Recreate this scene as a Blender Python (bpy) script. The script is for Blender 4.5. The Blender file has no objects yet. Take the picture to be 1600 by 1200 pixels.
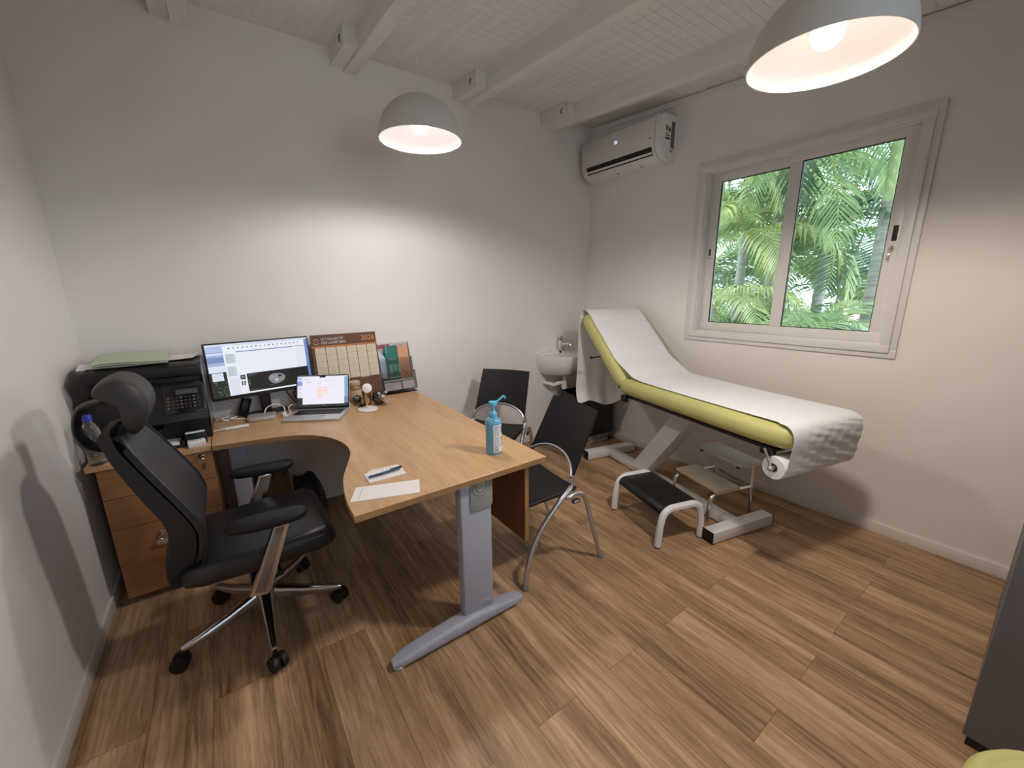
import bpy, bmesh, math, random
from mathutils import Vector, Matrix
random.seed(7)
PI = math.pi
S = bpy.context.scene
COL = S.collection

# ------------------------------------------------------------------ camera
F, CH = 627.0, 1.45
def cam_axes(yaw, pitch, roll):
    f = Vector((math.sin(yaw)*math.cos(pitch), math.cos(yaw)*math.cos(pitch), math.sin(pitch)))
    r = Vector((math.cos(yaw), -math.sin(yaw), 0)); u = r.cross(f)
    c, s = math.cos(roll), math.sin(roll)
    return r*c + u*s, u*c - r*s, f
cr, cu, cf = cam_axes(math.radians(35.5), math.radians(-13.2), math.radians(-0.65))
cd = bpy.data.cameras.new('camera'); cam = bpy.data.objects.new('camera', cd); COL.objects.link(cam)
cd.sensor_fit = 'HORIZONTAL'; cd.sensor_width = 36; cd.lens = F/1600*36; cd.clip_start = 0.02; cd.clip_end = 200
cam.matrix_world = Matrix(((cr.x, cu.x, -cf.x, 0), (cr.y, cu.y, -cf.y, 0), (cr.z, cu.z, -cf.z, CH), (0, 0, 0, 1)))
S.camera = cam

# ------------------------------------------------------------------ sky, sun, exposure
W = bpy.data.worlds.new('sky'); S.world = W; W.use_nodes = True
wn = W.node_tree.nodes; wl = W.node_tree.links; wn.clear()
wo = wn.new('ShaderNodeOutputWorld'); wb = wn.new('ShaderNodeBackground')
tc = wn.new('ShaderNodeTexCoord'); sx = wn.new('ShaderNodeSeparateXYZ'); rp = wn.new('ShaderNodeValToRGB')
rp.color_ramp.elements[0].color = (0.66, 0.82, 0.98, 1); rp.color_ramp.elements[1].color = (0.42, 0.62, 0.90, 1)
rp.color_ramp.elements[1].position = 0.8
wl.new(tc.outputs['Generated'], sx.inputs[0]); wl.new(sx.outputs['Z'], rp.inputs[0])
wl.new(rp.outputs[0], wb.inputs[0]); wb.inputs[1].default_value = 6.2; wl.new(wb.outputs[0], wo.inputs[0])
sd = bpy.data.lights.new('sun', 'SUN'); sd.energy = 4.6; sd.angle = math.radians(1.0); sd.color = (1, .95, .84)
sun = bpy.data.objects.new('sun', sd); COL.objects.link(sun)
sun.rotation_euler = Vector((0.55, -0.10, -0.95)).to_track_quat('-Z', 'Y').to_euler()
sun.location = (0, 0, 8)
S.view_settings.view_transform = 'Standard'; S.view_settings.look = 'None'
S.view_settings.gamma = 1; S.view_settings.exposure = 0.35; S.view_settings.use_curve_mapping = False
BULB = 38.0

# ------------------------------------------------------------------ materials
def srgb(r, g, b):
    f = lambda c: (c/255/12.92) if c/255 <= .04045 else ((c/255+.055)/1.055)**2.4
    return (f(r), f(g), f(b), 1)
def mat(name, col, rough=.5, metal=0, noise=0, nscale=8, bump=0, bscale=200, spec=.5, emit=None, es=0, trans=0, coat=0, stretch=None, alpha=1, sheen=0):
    m = bpy.data.materials.new(name); m.use_nodes = True
    n, l = m.node_tree.nodes, m.node_tree.links
    p = n['Principled BSDF']
    p.inputs['Base Color'].default_value = col; p.inputs['Roughness'].default_value = rough
    p.inputs['Metallic'].default_value = metal; p.inputs['Specular IOR Level'].default_value = spec
    if trans: p.inputs['Transmission Weight'].default_value = trans; p.inputs['IOR'].default_value = 1.4
    if coat: p.inputs['Coat Weight'].default_value = coat; p.inputs['Coat Roughness'].default_value = .1
    if sheen: p.inputs['Sheen Weight'].default_value = sheen
    p.inputs['Alpha'].default_value = alpha
    if emit: p.inputs['Emission Color'].default_value = emit; p.inputs['Emission Strength'].default_value = es
    if noise or bump:
        t = n.new('ShaderNodeTexCoord'); mp = n.new('ShaderNodeMapping'); l.new(t.outputs['Object'], mp.inputs[0])
        if stretch: mp.inputs['Scale'].default_value = stretch
    if noise:
        x = n.new('ShaderNodeTexNoise'); x.inputs['Scale'].default_value = nscale; x.inputs['Detail'].default_value = 5
        l.new(mp.outputs[0], x.inputs['Vector'])
        r = n.new('ShaderNodeValToRGB'); r.color_ramp.elements[0].position = .3; r.color_ramp.elements[1].position = .7
        r.color_ramp.elements[0].color = tuple(c*(1-noise) for c in col[:3])+(1,)
        r.color_ramp.elements[1].color = tuple(min(1, c*(1+noise)) for c in col[:3])+(1,)
        l.new(x.outputs['Fac'], r.inputs[0]); l.new(r.outputs[0], p.inputs['Base Color'])
    if bump:
        y = n.new('ShaderNodeTexNoise'); y.inputs['Scale'].default_value = bscale; y.inputs['Detail'].default_value = 3
        l.new(mp.outputs[0], y.inputs['Vector'])
        b = n.new('ShaderNodeBump'); b.inputs['Strength'].default_value = bump; b.inputs['Distance'].default_value = .002
        l.new(y.outputs['Fac'], b.inputs['Height']); l.new(b.outputs[0], p.inputs['Normal'])
    return m
def wood(name, dark, light, scale=(1, 1, 1), rough=.42, grain=26, spec=.4):
    m = bpy.data.materials.new(name); m.use_nodes = True
    n, l = m.node_tree.nodes, m.node_tree.links; p = n['Principled BSDF']
    t = n.new('ShaderNodeTexCoord'); mp = n.new('ShaderNodeMapping'); mp.inputs['Scale'].default_value = scale
    l.new(t.outputs['Object'], mp.inputs[0])
    a = n.new('ShaderNodeTexNoise'); a.inputs['Scale'].default_value = grain; a.inputs['Detail'].default_value = 6; a.inputs['Roughness'].default_value = .6; a.inputs['Distortion'].default_value = .4
    b = n.new('ShaderNodeTexNoise'); b.inputs['Scale'].default_value = grain*.18; b.inputs['Detail'].default_value = 3
    l.new(mp.outputs[0], a.inputs['Vector']); l.new(mp.outputs[0], b.inputs['Vector'])
    mx = n.new('ShaderNodeMath'); mx.operation = 'ADD'; h = n.new('ShaderNodeMath'); h.operation = 'MULTIPLY'; h.inputs[1].default_value = .5
    l.new(a.outputs['Fac'], mx.inputs[0]); l.new(b.outputs['Fac'], mx.inputs[1]); l.new(mx.outputs[0], h.inputs[0])
    r = n.new('ShaderNodeValToRGB'); r.color_ramp.elements[0].position = .38; r.color_ramp.elements[1].position = .64
    r.color_ramp.elements[0].color = dark; r.color_ramp.elements[1].color = light
    l.new(h.outputs[0], r.inputs[0]); l.new(r.outputs[0], p.inputs['Base Color'])
    p.inputs['Roughness'].default_value = rough; p.inputs['Specular IOR Level'].default_value = spec
    return m
def floor_mat():
    m = bpy.data.materials.new('oak_vinyl_planks'); m.use_nodes = True
    n, l = m.node_tree.nodes, m.node_tree.links; p = n['Principled BSDF']
    t = n.new('ShaderNodeTexCoord'); mp = n.new('ShaderNodeMapping'); mp.inputs['Rotation'].default_value = (0, 0, PI/2)
    mp.inputs['Location'].default_value = (.37, .04, 0)
    l.new(t.outputs['Object'], mp.inputs[0])
    br = n.new('ShaderNodeTexBrick'); br.inputs['Scale'].default_value = 1
    br.inputs['Brick Width'].default_value = 1.22; br.inputs['Row Height'].default_value = .18
    br.inputs['Mortar Size'].default_value = .0009; br.inputs['Mortar Smooth'].default_value = .3; br.inputs['Bias'].default_value = 0
    br.offset = .37; br.offset_frequency = 2
    br.inputs['Color1'].default_value = (0, 0, 0, 1); br.inputs['Color2'].default_value = (1, 1, 1, 1); br.inputs['Mortar'].default_value = (.5, .5, .5, 1)
    l.new(mp.outputs[0], br.inputs['Vector'])
    g = n.new('ShaderNodeMapping'); g.inputs['Scale'].default_value = (1, .065, 1); l.new(t.outputs['Object'], g.inputs[0])
    off = n.new('ShaderNodeVectorMath'); off.operation = 'ADD'
    sc = n.new('ShaderNodeVectorMath'); sc.operation = 'SCALE'; sc.inputs['Scale'].default_value = 7.3
    l.new(br.outputs['Color'], sc.inputs[0]); l.new(g.outputs[0], off.inputs[0]); l.new(sc.outputs[0], off.inputs[1])
    a = n.new('ShaderNodeTexNoise'); a.inputs['Scale'].default_value = 62; a.inputs['Detail'].default_value = 7; a.inputs['Roughness'].default_value = .68; a.inputs['Distortion'].default_value = .8
    b = n.new('ShaderNodeTexNoise'); b.inputs['Scale'].default_value = 9; b.inputs['Detail'].default_value = 3; b.inputs['Distortion'].default_value = .6
    l.new(off.outputs[0], a.inputs['Vector']); l.new(off.outputs[0], b.inputs['Vector'])
    ad = n.new('ShaderNodeMath'); ad.operation = 'MULTIPLY_ADD'; ad.inputs[1].default_value = .55
    m2 = n.new('ShaderNodeMath'); m2.operation = 'MULTIPLY'; m2.inputs[1].default_value = .45
    l.new(b.outputs['Fac'], m2.inputs[0]); l.new(a.outputs['Fac'], ad.inputs[0]); l.new(m2.outputs[0], ad.inputs[2])
    r = n.new('ShaderNodeValToRGB'); e = r.color_ramp.elements
    e[0].position = .36; e[0].color = srgb(112, 87, 64); e[1].position = .64; e[1].color = srgb(208, 174, 138)
    x = e.new(.5); x.color = srgb(170, 136, 103)
    l.new(ad.outputs[0], r.inputs[0])
    hv = n.new('ShaderNodeHueSaturation'); vm = n.new('ShaderNodeMapRange'); vm.inputs['To Min'].default_value = .88; vm.inputs['To Max'].default_value = 1.06
    l.new(br.outputs['Color'], vm.inputs['Value']); l.new(vm.outputs[0], hv.inputs['Value']); l.new(r.outputs[0], hv.inputs['Color'])
    mo = n.new('ShaderNodeMix'); mo.data_type = 'RGBA'; mo.inputs['B'].default_value = srgb(92, 66, 44)
    l.new(br.outputs['Fac'], mo.inputs['Factor']); l.new(hv.outputs[0], mo.inputs['A']); l.new(mo.outputs['Result'], p.inputs['Base Color'])
    p.inputs['Roughness'].default_value = .44; p.inputs['Specular IOR Level'].default_value = .4
    bp = n.new('ShaderNodeBump'); bp.inputs['Strength'].default_value = .12; bp.inputs['Distance'].default_value = .002
    l.new(ad.outputs[0], bp.inputs['Height']); l.new(bp.outputs[0], p.inputs['Normal'])
    return m
def glass_mat(name, tint=(1, 1, 1, 1), refl=1.0):
    m = bpy.data.materials.new(name); m.use_nodes = True
    n, l = m.node_tree.nodes, m.node_tree.links; n.clear()
    o = n.new('ShaderNodeOutputMaterial'); t = n.new('ShaderNodeBsdfTransparent'); t.inputs[0].default_value = tint
    g = n.new('ShaderNodeBsdfGlossy'); g.inputs['Roughness'].default_value = .01
    fr = n.new('ShaderNodeFresnel'); fr.inputs[0].default_value = 1.45
    k = n.new('ShaderNodeMath'); k.operation = 'MULTIPLY'; k.inputs[1].default_value = refl; l.new(fr.outputs[0], k.inputs[0])
    mx = n.new('ShaderNodeMixShader'); l.new(k.outputs[0], mx.inputs[0]); l.new(t.outputs[0], mx.inputs[1]); l.new(g.outputs[0], mx.inputs[2])
    l.new(mx.outputs[0], o.inputs[0]); return m
def leaf_mat(name, a, b):
    m = mat(name, a, .45, noise=0)
    n, l = m.node_tree.nodes, m.node_tree.links; p = n['Principled BSDF']
    t = n.new('ShaderNodeTexCoord'); x = n.new('ShaderNodeTexNoise'); x.inputs['Scale'].default_value = 3
    l.new(t.outputs['Object'], x.inputs['Vector']); r = n.new('ShaderNodeValToRGB')
    r.color_ramp.elements[0].color = a; r.color_ramp.elements[1].color = b; r.color_ramp.elements[0].position = .35; r.color_ramp.elements[1].position = .65
    l.new(x.outputs['Fac'], r.inputs[0]); l.new(r.outputs[0], p.inputs['Base Color'])
    tr = n.new('ShaderNodeBsdfTranslucent'); l.new(r.outputs[0], tr.inputs[0])
    mx = n.new('ShaderNodeMixShader'); mx.inputs[0].default_value = .4
    o = n['Material Output']; l.new(p.outputs[0], mx.inputs[1]); l.new(tr.outputs[0], mx.inputs[2]); l.new(mx.outputs[0], o.inputs[0])
    return m
def emi(name, col, s=1.0):
    return mat(name, (0.01, .01, .01, 1), .3, emit=col, es=s)

WALL = mat('white_wall_paint', (.845, .807, .782, 1), .75, noise=.015, nscale=3, bump=.12, bscale=90)
FLOOR = floor_mat()
TRIM = mat('white_gloss_paint', (.80, .78, .75, 1), .4)
BEAMW = mat('white_painted_timber', (.80, .78, .75, 1), .5, noise=.05, nscale=6, bump=.2, bscale=40, stretch=(4, .3, 4))
ALU = mat('white_lacquered_aluminium', (.76, .75, .73, 1), .35)
RUBBER = mat('black_gasket', (.012, .012, .012, 1), .6)
GLASS = glass_mat('window_glass', (.95, .965, .95, 1), 1.3)
DESK = wood('beech_laminate', srgb(182, 144, 104), srgb(206, 170, 128), (1, .12, 1), .36, 40)
DESKE = wood('beech_edge_band', srgb(146, 112, 76), srgb(168, 132, 92), (.3, .3, 1), .45, 30)
PEDW = wood('beech_drawer_front', srgb(142, 100, 66), srgb(168, 122, 84), (.1, 1, 1), .45, 40)
MOD = wood('brown_panel', srgb(106, 66, 42), srgb(130, 84, 56), (1, 1, .15), .5, 40)
GREYM = mat('grey_powder_coat', srgb(170, 174, 190), .45, metal=.0, bump=.1, bscale=600)
GREYP = mat('grey_green_plastic', srgb(150, 155, 150), .45)
CHROME = mat('chrome', (.75, .75, .76, 1), .12, metal=1)
SILV = mat('silver_tube', (.55, .55, .58, 1), .32, metal=.85)
ALUPOL = mat('polished_aluminium', (.6, .6, .62, 1), .2, metal=1)
BLKP = mat('black_plastic', (.009, .009, .010, 1), .45, spec=.4)
BLKG = mat('black_gloss_plastic', (.008, .008, .009, 1), .15)
CHARC = mat('charcoal_plastic', (.009, .009, .010, 1), .5, spec=.3, bump=.12, bscale=700)
LEATH = mat('black_leather', (.012, .012, .014, 1), .36, bump=.3, bscale=350)
LEATH2 = mat('grey_black_leather', (.026, .025, .026, 1), .5, bump=.3, bscale=350)
MESHF = mat('black_mesh_fabric', (.010, .010, .011, 1), .7, bump=.4, bscale=500)
VINYL = mat('lime_vinyl', srgb(196, 194, 126), .45, noise=.06, nscale=5, bump=.12, bscale=300)
PAPER = mat('white_paper', (.86, .87, .89, 1), .8, bump=.15, bscale=60)
PAPER2 = mat('matte_white_paper', (.82, .80, .79, 1), .8)
CARDB = mat('cardboard', srgb(168, 150, 128), .85)
WMET = mat('white_painted_metal', (.78, .77, .78, 1), .32)
BEDM = mat('off_white_metal', (.70, .69, .68, 1), .38)
BEIGE = mat('beige_tread', srgb(196, 184, 160), .6, noise=.05)
LBLUE = mat('pale_grey_tread', srgb(205, 212, 214), .5, noise=.04)
CERAM = mat('white_ceramic', (.80, .79, .77, 1), .15)
PVC = mat('white_pvc', (.76, .75, .72, 1), .35)
ACP = mat('ac_white_plastic', (.78, .775, .755, 1), .38)
DARK = mat('dark_void', (.004, .004, .005, 1), .6)
SHO = mat('shade_outside', (.62, .595, .57, 1), .5)
SHI = mat('shade_inside', (.86, .83, .80, 1), .5)
BAG = mat('black_bin_bag', (.010, .010, .011, 1), .28, bump=.5, bscale=25)
KRAFT = mat('kraft_paper', srgb(120, 88, 56), .8, noise=.1)
SPACE = mat('silver_aluminium', (.56, .55, .55, 1), .42, metal=.5)
KEYS = mat('black_keys', (.012, .012, .013, 1), .5)
WPL = mat('white_plastic', (.82, .80, .79, 1), .35)
BRASS = mat('brass', (.55, .38, .18, 1), .25, metal=1)
GREEN = mat('green_card_folder', srgb(190, 202, 174), .75)
GREYCAB = mat('graphite_cabinet', srgb(104, 104, 106), .5, bump=.15, bscale=500)
ALLM = {}
def flat(r, g, b, rough=.6):
    k = ('flat', r, g, b, rough)
    if k not in ALLM: ALLM[k] = mat('colour_%02x%02x%02x' % (r, g, b), srgb(r, g, b), rough)
    return ALLM[k]
def glow(r, g, b, s=1.0):
    k = ('glow', r, g, b, s)
    if k not in ALLM: ALLM[k] = emi('pixels_%02x%02x%02x' % (r, g, b), srgb(r, g, b), s)
    return ALLM[k]

# ------------------------------------------------------------------ mesh builder
def T(x=0, y=0, z=0): return Matrix.Translation((x, y, z))
def RX(a): return Matrix.Rotation(math.radians(a), 4, 'X')
def RY(a): return Matrix.Rotation(math.radians(a), 4, 'Y')
def RZ(a): return Matrix.Rotation(math.radians(a), 4, 'Z')
class MB:
    def __init__(self): self.v = []; self.f = []; self.m = []; self.mats = []
    def mi(self, m):
        if m not in self.mats: self.mats.append(m)
        return self.mats.index(m)
    def add(self, vs, fs, m, X=None):
        o = len(self.v); k = self.mi(m)
        self.v += [tuple(X @ Vector(p)) if X else tuple(p) for p in vs]
        self.f += [tuple(i+o for i in f) for f in fs]; self.m += [k]*len(fs); return self
    def addbm(self, bm, m, X=None):
        bm.verts.index_update()
        self.add([v.co.copy() for v in bm.verts], [[v.index for v in f.verts] for f in bm.faces], m, X); bm.free(); return self
    def box(self, c, s, m, bev=0, seg=2, X=None):
        bm = bmesh.new(); bmesh.ops.create_cube(bm, size=1)
        for v in bm.verts: v.co = Vector((v.co.x*s[0], v.co.y*s[1], v.co.z*s[2]))
        if bev: bmesh.ops.bevel(bm, geom=bm.edges[:], offset=min(bev, min(s)*.49), segments=seg, profile=.5, affect='EDGES')
        Y = T(*c); return self.addbm(bm, m, (X @ Y) if X else Y)
    def b(self, x0, x1, y0, y1, z0, z1, m, bev=0, seg=2, X=None):
        return self.box(((x0+x1)/2, (y0+y1)/2, (z0+z1)/2), (abs(x1-x0), abs(y1-y0), abs(z1-z0)), m, bev, seg, X)
    def loft(self, rings, m, caps=True, closed=True, X=None, loop=False):
        n = len(rings[0]); vs = [p for r in rings for p in r]; fs = []
        R = len(rings)
        for i in range(R if loop else R-1):
            j2 = (i+1) % R
            for j in range(n if closed else n-1):
                k = (j+1) % n; fs.append((i*n+j, i*n+k, j2*n+k, j2*n+j))
        if caps and closed and not loop:
            fs.append(tuple(range(n-1, -1, -1))); fs.append(tuple((R-1)*n+j for j in range(n)))
        return self.add(vs, fs, m, X)
    def tube(self, path, r, m, n=10, closed=False, X=None, flat=1.0, up=None):
        P = [Vector(p) for p in path]; N = len(P)
        rr = r if isinstance(r, (list, tuple)) else [r]*N
        rings = []; pn = None
        for i in range(N):
            if closed: t = P[(i+1) % N]-P[i-1]
            else: t = (P[min(i+1, N-1)]-P[max(i-1, 0)])
            t.normalize()
            if pn is None:
                ref = Vector(up) if up else (Vector((0, 0, 1)) if abs(t.z) < .9 else Vector((1, 0, 0)))
                pn = (ref - t*ref.dot(t)).normalized()
            else: pn = (pn - t*pn.dot(t)).normalized()
            bn = t.cross(pn)
            rings.append([P[i]+pn*(math.cos(a)*rr[i])+bn*(math.sin(a)*rr[i]*flat) for a in [2*PI*k/n+PI/n for k in range(n)]])
        return self.loft(rings, m, True, True, X, closed)
    def cyl(self, p0, p1, r, m, n=20, r2=None, X=None):
        return self.tube([p0, p1], [r, r if r2 is None else r2], m, n, X=X)
    def lathe(self, prof, m, n=32, X=None, caps=True):
        rings = [[(r*math.cos(2*PI*k/n), r*math.sin(2*PI*k/n), z) for k in range(n)] for r, z in prof]
        return self.loft(rings, m, caps, True, X)
    def prism(self, pts, z0, z1, m, bev=0, X=None, seg=2, me=None):
        bm = bmesh.new(); vs = [bm.verts.new((x, y, z0)) for x, y in pts]; f = bm.faces.new(vs)
        r = bmesh.ops.extrude_face_region(bm, geom=[f]); top = [g for g in r['geom'] if isinstance(g, bmesh.types.BMVert)]
        for v in top: v.co.z = z1
        bmesh.ops.recalc_face_normals(bm, faces=bm.faces[:])
        if bev:
            ed = [e for e in bm.edges if abs(e.verts[0].co.z-e.verts[1].co.z) < 1e-6]
            bmesh.ops.bevel(bm, geom=ed, offset=bev, segments=seg, profile=.5, affect='EDGES')
        if me:
            bm.normal_update(); side = [f for f in bm.faces if abs(f.normal.z) < .5]
            bm.verts.index_update()
            o = len(self.v); Y = X or Matrix()
            self.v += [tuple(Y @ v.co) for v in bm.verts]; k1, k2 = self.mi(m), self.mi(me); ss = set(side)
            for f in bm.faces: self.f.append(tuple(v.index+o for v in f.verts)); self.m.append(k2 if f in ss else k1)
            bm.free(); return self
        return self.addbm(bm, m, X)
    def sphere(self, c, r, m, n=16, sc=(1, 1, 1), X=None):
        prof = []
        bm = bmesh.new(); bmesh.ops.create_uvsphere(bm, u_segments=n, v_segments=max(6, n//2), radius=r)
        Y = T(*c) @ Matrix.Diagonal((*sc, 1)); return self.addbm(bm, m, (X @ Y) if X else Y)
    def grid(self, fn, nu, nv, m, th=0, X=None):
        P = [[Vector(fn(i/nu, j/nv)) for j in range(nv+1)] for i in range(nu+1)]
        vs = [p for r in P for p in r]; W_ = nv+1
        fs = [(i*W_+j, (i+1)*W_+j, (i+1)*W_+j+1, i*W_+j+1) for i in range(nu) for j in range(nv)]
        if th:
            nn = []
            for i in range(nu+1):
                for j in range(nv+1):
                    a = P[min(i+1, nu)][j]-P[max(i-1, 0)][j]; b_ = P[i][min(j+1, nv)]-P[i][max(j-1, 0)]
                    q = a.cross(b_); nn.append(q.normalized() if q.length > 1e-12 else Vector((0, 0, 1)))
            L = len(vs); vs = vs+[v-k*th for v, k in zip(vs, nn)]
            fs = fs+[tuple(i+L for i in reversed(f)) for f in fs]
            bd = [i*W_ for i in range(nu+1)]+[nu*W_+j for j in range(1, nv+1)]+[i*W_+nv for i in range(nu-1, -1, -1)]+[j for j in range(nv-1, 0, -1)]
            for a, c in zip(bd, bd[1:]+bd[:1]): fs.append((c, a, a+L, c+L))
        return self.add(vs, fs, m, X)
    def quad(self, x0, x1, y0, y1, z, m, X=None):
        return self.add([(x0, y0, z), (x1, y0, z), (x1, y1, z), (x0, y1, z)], [(0, 1, 2, 3)], m, X)
    def text(self, s, size, m, X, align='LEFT', ext=0):
        cu_ = bpy.data.curves.new('lettering', 'FONT'); cu_.body = s; cu_.size = size; cu_.align_x = align; cu_.resolution_u = 3; cu_.extrude = ext
        o = bpy.data.objects.new('lettering', cu_); COL.objects.link(o)
        me = bpy.data.meshes.new_from_object(o.evaluated_get(bpy.context.evaluated_depsgraph_get()))
        self.add([v.co.copy() for v in me.vertices], [tuple(p.vertices) for p in me.polygons], m, X)
        bpy.data.objects.remove(o); bpy.data.curves.remove(cu_); bpy.data.meshes.remove(me); return self
    def build(self, name, parent=None, smooth=35, label=None, recalc=True):
        me = bpy.data.meshes.new(name); me.from_pydata(self.v, [], self.f)
        for q in self.mats: me.materials.append(q)
        me.polygons.foreach_set('material_index', self.m)
        if recalc:
            bm = bmesh.new(); bm.from_mesh(me); bmesh.ops.recalc_face_normals(bm, faces=bm.faces[:]); bm.to_mesh(me); bm.free()
        me.update()
        if smooth:
            me.polygons.foreach_set('use_smooth', [True]*len(me.polygons)); me.set_sharp_from_angle(angle=math.radians(smooth))
        o = bpy.data.objects.new(name, me); COL.objects.link(o)
        if parent: o.parent = parent
        if label: o['label'] = label
        return o
def thing(name, label, cat, loc=(0, 0, 0), rz=0, group=None):
    o = bpy.data.objects.new(name, None); COL.objects.link(o); o.empty_display_size = .1
    o.location = loc; o.rotation_euler = (0, 0, math.radians(rz)); o['label'] = label; o['category'] = cat
    if group: o['group'] = group
    return o
def tag(o, label, cat, loc=None, rz=None, group=None):
    o['label'] = label; o['category'] = cat
    if loc: o.location = loc
    if rz is not None: o.rotation_euler = (0, 0, math.radians(rz))
    if group: o['group'] = group
    return o
def struct(o): o['kind'] = 'structure'; return o
def dup(o, parent=None):
    c = o.copy(); COL.objects.link(c); c.parent = parent
    for ch in list(o.children): dup(ch, c)
    return c
def cr_spline(P, k=8, closed=False):
    P = [Vector(p) for p in P]; N = len(P); out = []
    for i in range(N if closed else N-1):
        g = (lambda a: P[a % N]) if closed else (lambda a: P[max(0, min(N-1, a))])
        a, b, c, d = g(i-1), g(i), g(i+1), g(i+2)
        for j in range(k):
            t = j/k
            out.append(.5*((2*b)+(c-a)*t+(2*a-5*b+4*c-d)*t*t+(3*b-a-3*c+d)*t**3))
    if not closed: out.append(P[-1])
    return out
def rrect(w, h, r, n=5):
    out = []
    for cx, cy, a0 in ((w/2-r, h/2-r, 0), (-w/2+r, h/2-r, 90), (-w/2+r, -h/2+r, 180), (w/2-r, -h/2+r, 270)):
        for k in range(n+1):
            a = math.radians(a0+90*k/n); out.append((cx+r*math.cos(a), cy+r*math.sin(a)))
    return out

# ================================================================== ROOM
XL, XR, YB, YF = -.61, 3.03, 2.93, -1.45
ZC, SL = 2.89, .068
def zc(y): return ZC-SL*(YB-y)
struct(MB().b(XL-.2, XR+.2, YF-.2, YB+.2, -.1, 0, FLOOR).build('floor', smooth=0))
struct(MB().b(XL-.2, XR+.2, YB, YB+.2, 0, 3.1, WALL).build('wall_back', smooth=0))
struct(MB().b(XL-.2, XL, YF, YB, 0, 3.1, WALL).build('wall_left', smooth=0))
w = MB(); w.b(XL-.2, .4, YF-.2, YF, 0, 3.1, WALL); w.b(1.3, XR+.2, YF-.2, YF, 0, 3.1, WALL); w.b(.4, 1.3, YF-.2, YF, 0, 1.1, WALL); w.b(.4, 1.3, YF-.2, YF, 2.4, 3.1, WALL)
struct(w.build('wall_rear', smooth=0))
wy0, wy1, wz0, wz1 = .63, 1.76, 1.115, 2.265
w = MB(); w.b(XR, XR+.2, YF, wy0, 0, 3.1, WALL); w.b(XR, XR+.2, wy1, YB, 0, 3.1, WALL)
w.b(XR, XR+.2, wy0, wy1, 0, wz0, WALL); w.b(XR, XR+.2, wy0, wy1, wz1, 3.1, WALL)
struct(w.build('wall_right', smooth=0))
# board ceiling: profiled boards running left-right, sloping down towards the viewer, with an open groove every 6 cm
c = MB()
y = YB+.1
while y > YF-.1:
    y2 = y-.0595
    a, b_ = zc(y), zc(y2)
    c.add([(XL-.1, y, a), (XR+.1, y, a), (XR+.1, y2, b_), (XL-.1, y2, b_), (XL-.1, y, a+.03), (XR+.1, y, a+.03), (XR+.1, y2, b_+.03), (XL-.1, y2, b_+.03)],
          [(0, 1, 2, 3), (7, 6, 5, 4), (0, 4, 5, 1), (2, 6, 7, 3)], BEAMW)
    y = y2-.0015
a, b_ = zc(YB+.2)+.012, zc(YF-.2)+.012
c.add([(XL-.2, YB+.2, a), (XR+.2, YB+.2, a), (XR+.2, YF-.2, b_), (XL-.2, YF-.2, b_), (XL-.2, YB+.2, a+.15), (XR+.2, YB+.2, a+.15), (XR+.2, YF-.2, b_+.15), (XL-.2, YF-.2, b_+.15)],
      [(0, 1, 2, 3), (7, 6, 5, 4), (0, 4, 5, 1), (1, 5, 6, 2), (2, 6, 7, 3), (3, 7, 4, 0)], BEAMW)
struct(c.build('ceiling', smooth=0))
def slbox(mb, x0, x1, ya, yb, h, m):
    a, b_ = zc(ya), zc(yb)
    mb.add([(x0, ya, a-h), (x1, ya, a-h), (x1, yb, b_-h), (x0, yb, b_-h), (x0, ya, a+.001), (x1, ya, a+.001), (x1, yb, b_+.001), (x0, yb, b_+.001)],
           [(0, 1, 2, 3), (7, 6, 5, 4), (0, 4, 5, 1), (1, 5, 6, 2), (2, 6, 7, 3), (3, 7, 4, 0)], m)
for i, bx in enumerate((2.49, 1.665, .83, .0)):
    q = MB(); slbox(q, bx, bx+.075, YB, YF, .115, BEAMW); o = struct(q.build('trim_%d' % (i+1), smooth=0))
    q = MB(); slbox(q, bx-.075, bx-.0005, YB, 2.60, .10, BEAMW)
    h = cr_spline([(bx-.076, 2.66, zc(2.66)-.035), (bx-.078, 2.67, zc(2.66)-.04), (bx-.078, 2.675, zc(2.66)-.055), (bx-.078, 2.668, zc(2.66)-.07)], 4)
    q.tube(h, .003, RUBBER, 6); q.build('beam_end_block', o, 0)
struct(MB().b(XR-.022, XR, YF, YB, 2.55, 2.6, TRIM).build('trim_5', smooth=0))
o = bpy.data.objects['trim_5']; bpy.data.objects.remove(o)
q = MB()
a, b_ = zc(YB), zc(YF)
q.add([(XR-.02, YB, a-.045), (XR+.01, YB, a-.045), (XR+.01, YF, b_-.045), (XR-.02, YF, b_-.045), (XR-.02, YB, a-.006), (XR+.01, YB, a-.006), (XR+.01, YF, b_-.006), (XR-.02, YF, b_-.006)],
      [(0, 1, 2, 3), (7, 6, 5, 4), (0, 4, 5, 1), (1, 5, 6, 2), (2, 6, 7, 3), (3, 7, 4, 0)], TRIM)
struct(q.build('trim_5', smooth=0))
for nm, bb in (('baseboard_back', (XL+.012, XR-.012, YB-.012, YB)), ('baseboard_right', (XR-.012, XR, YF, YB)), ('baseboard_left', (XL, XL+.012, YF, YB))):
    struct(MB().b(*bb, 0, .068, TRIM, .003).build(nm))

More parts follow.
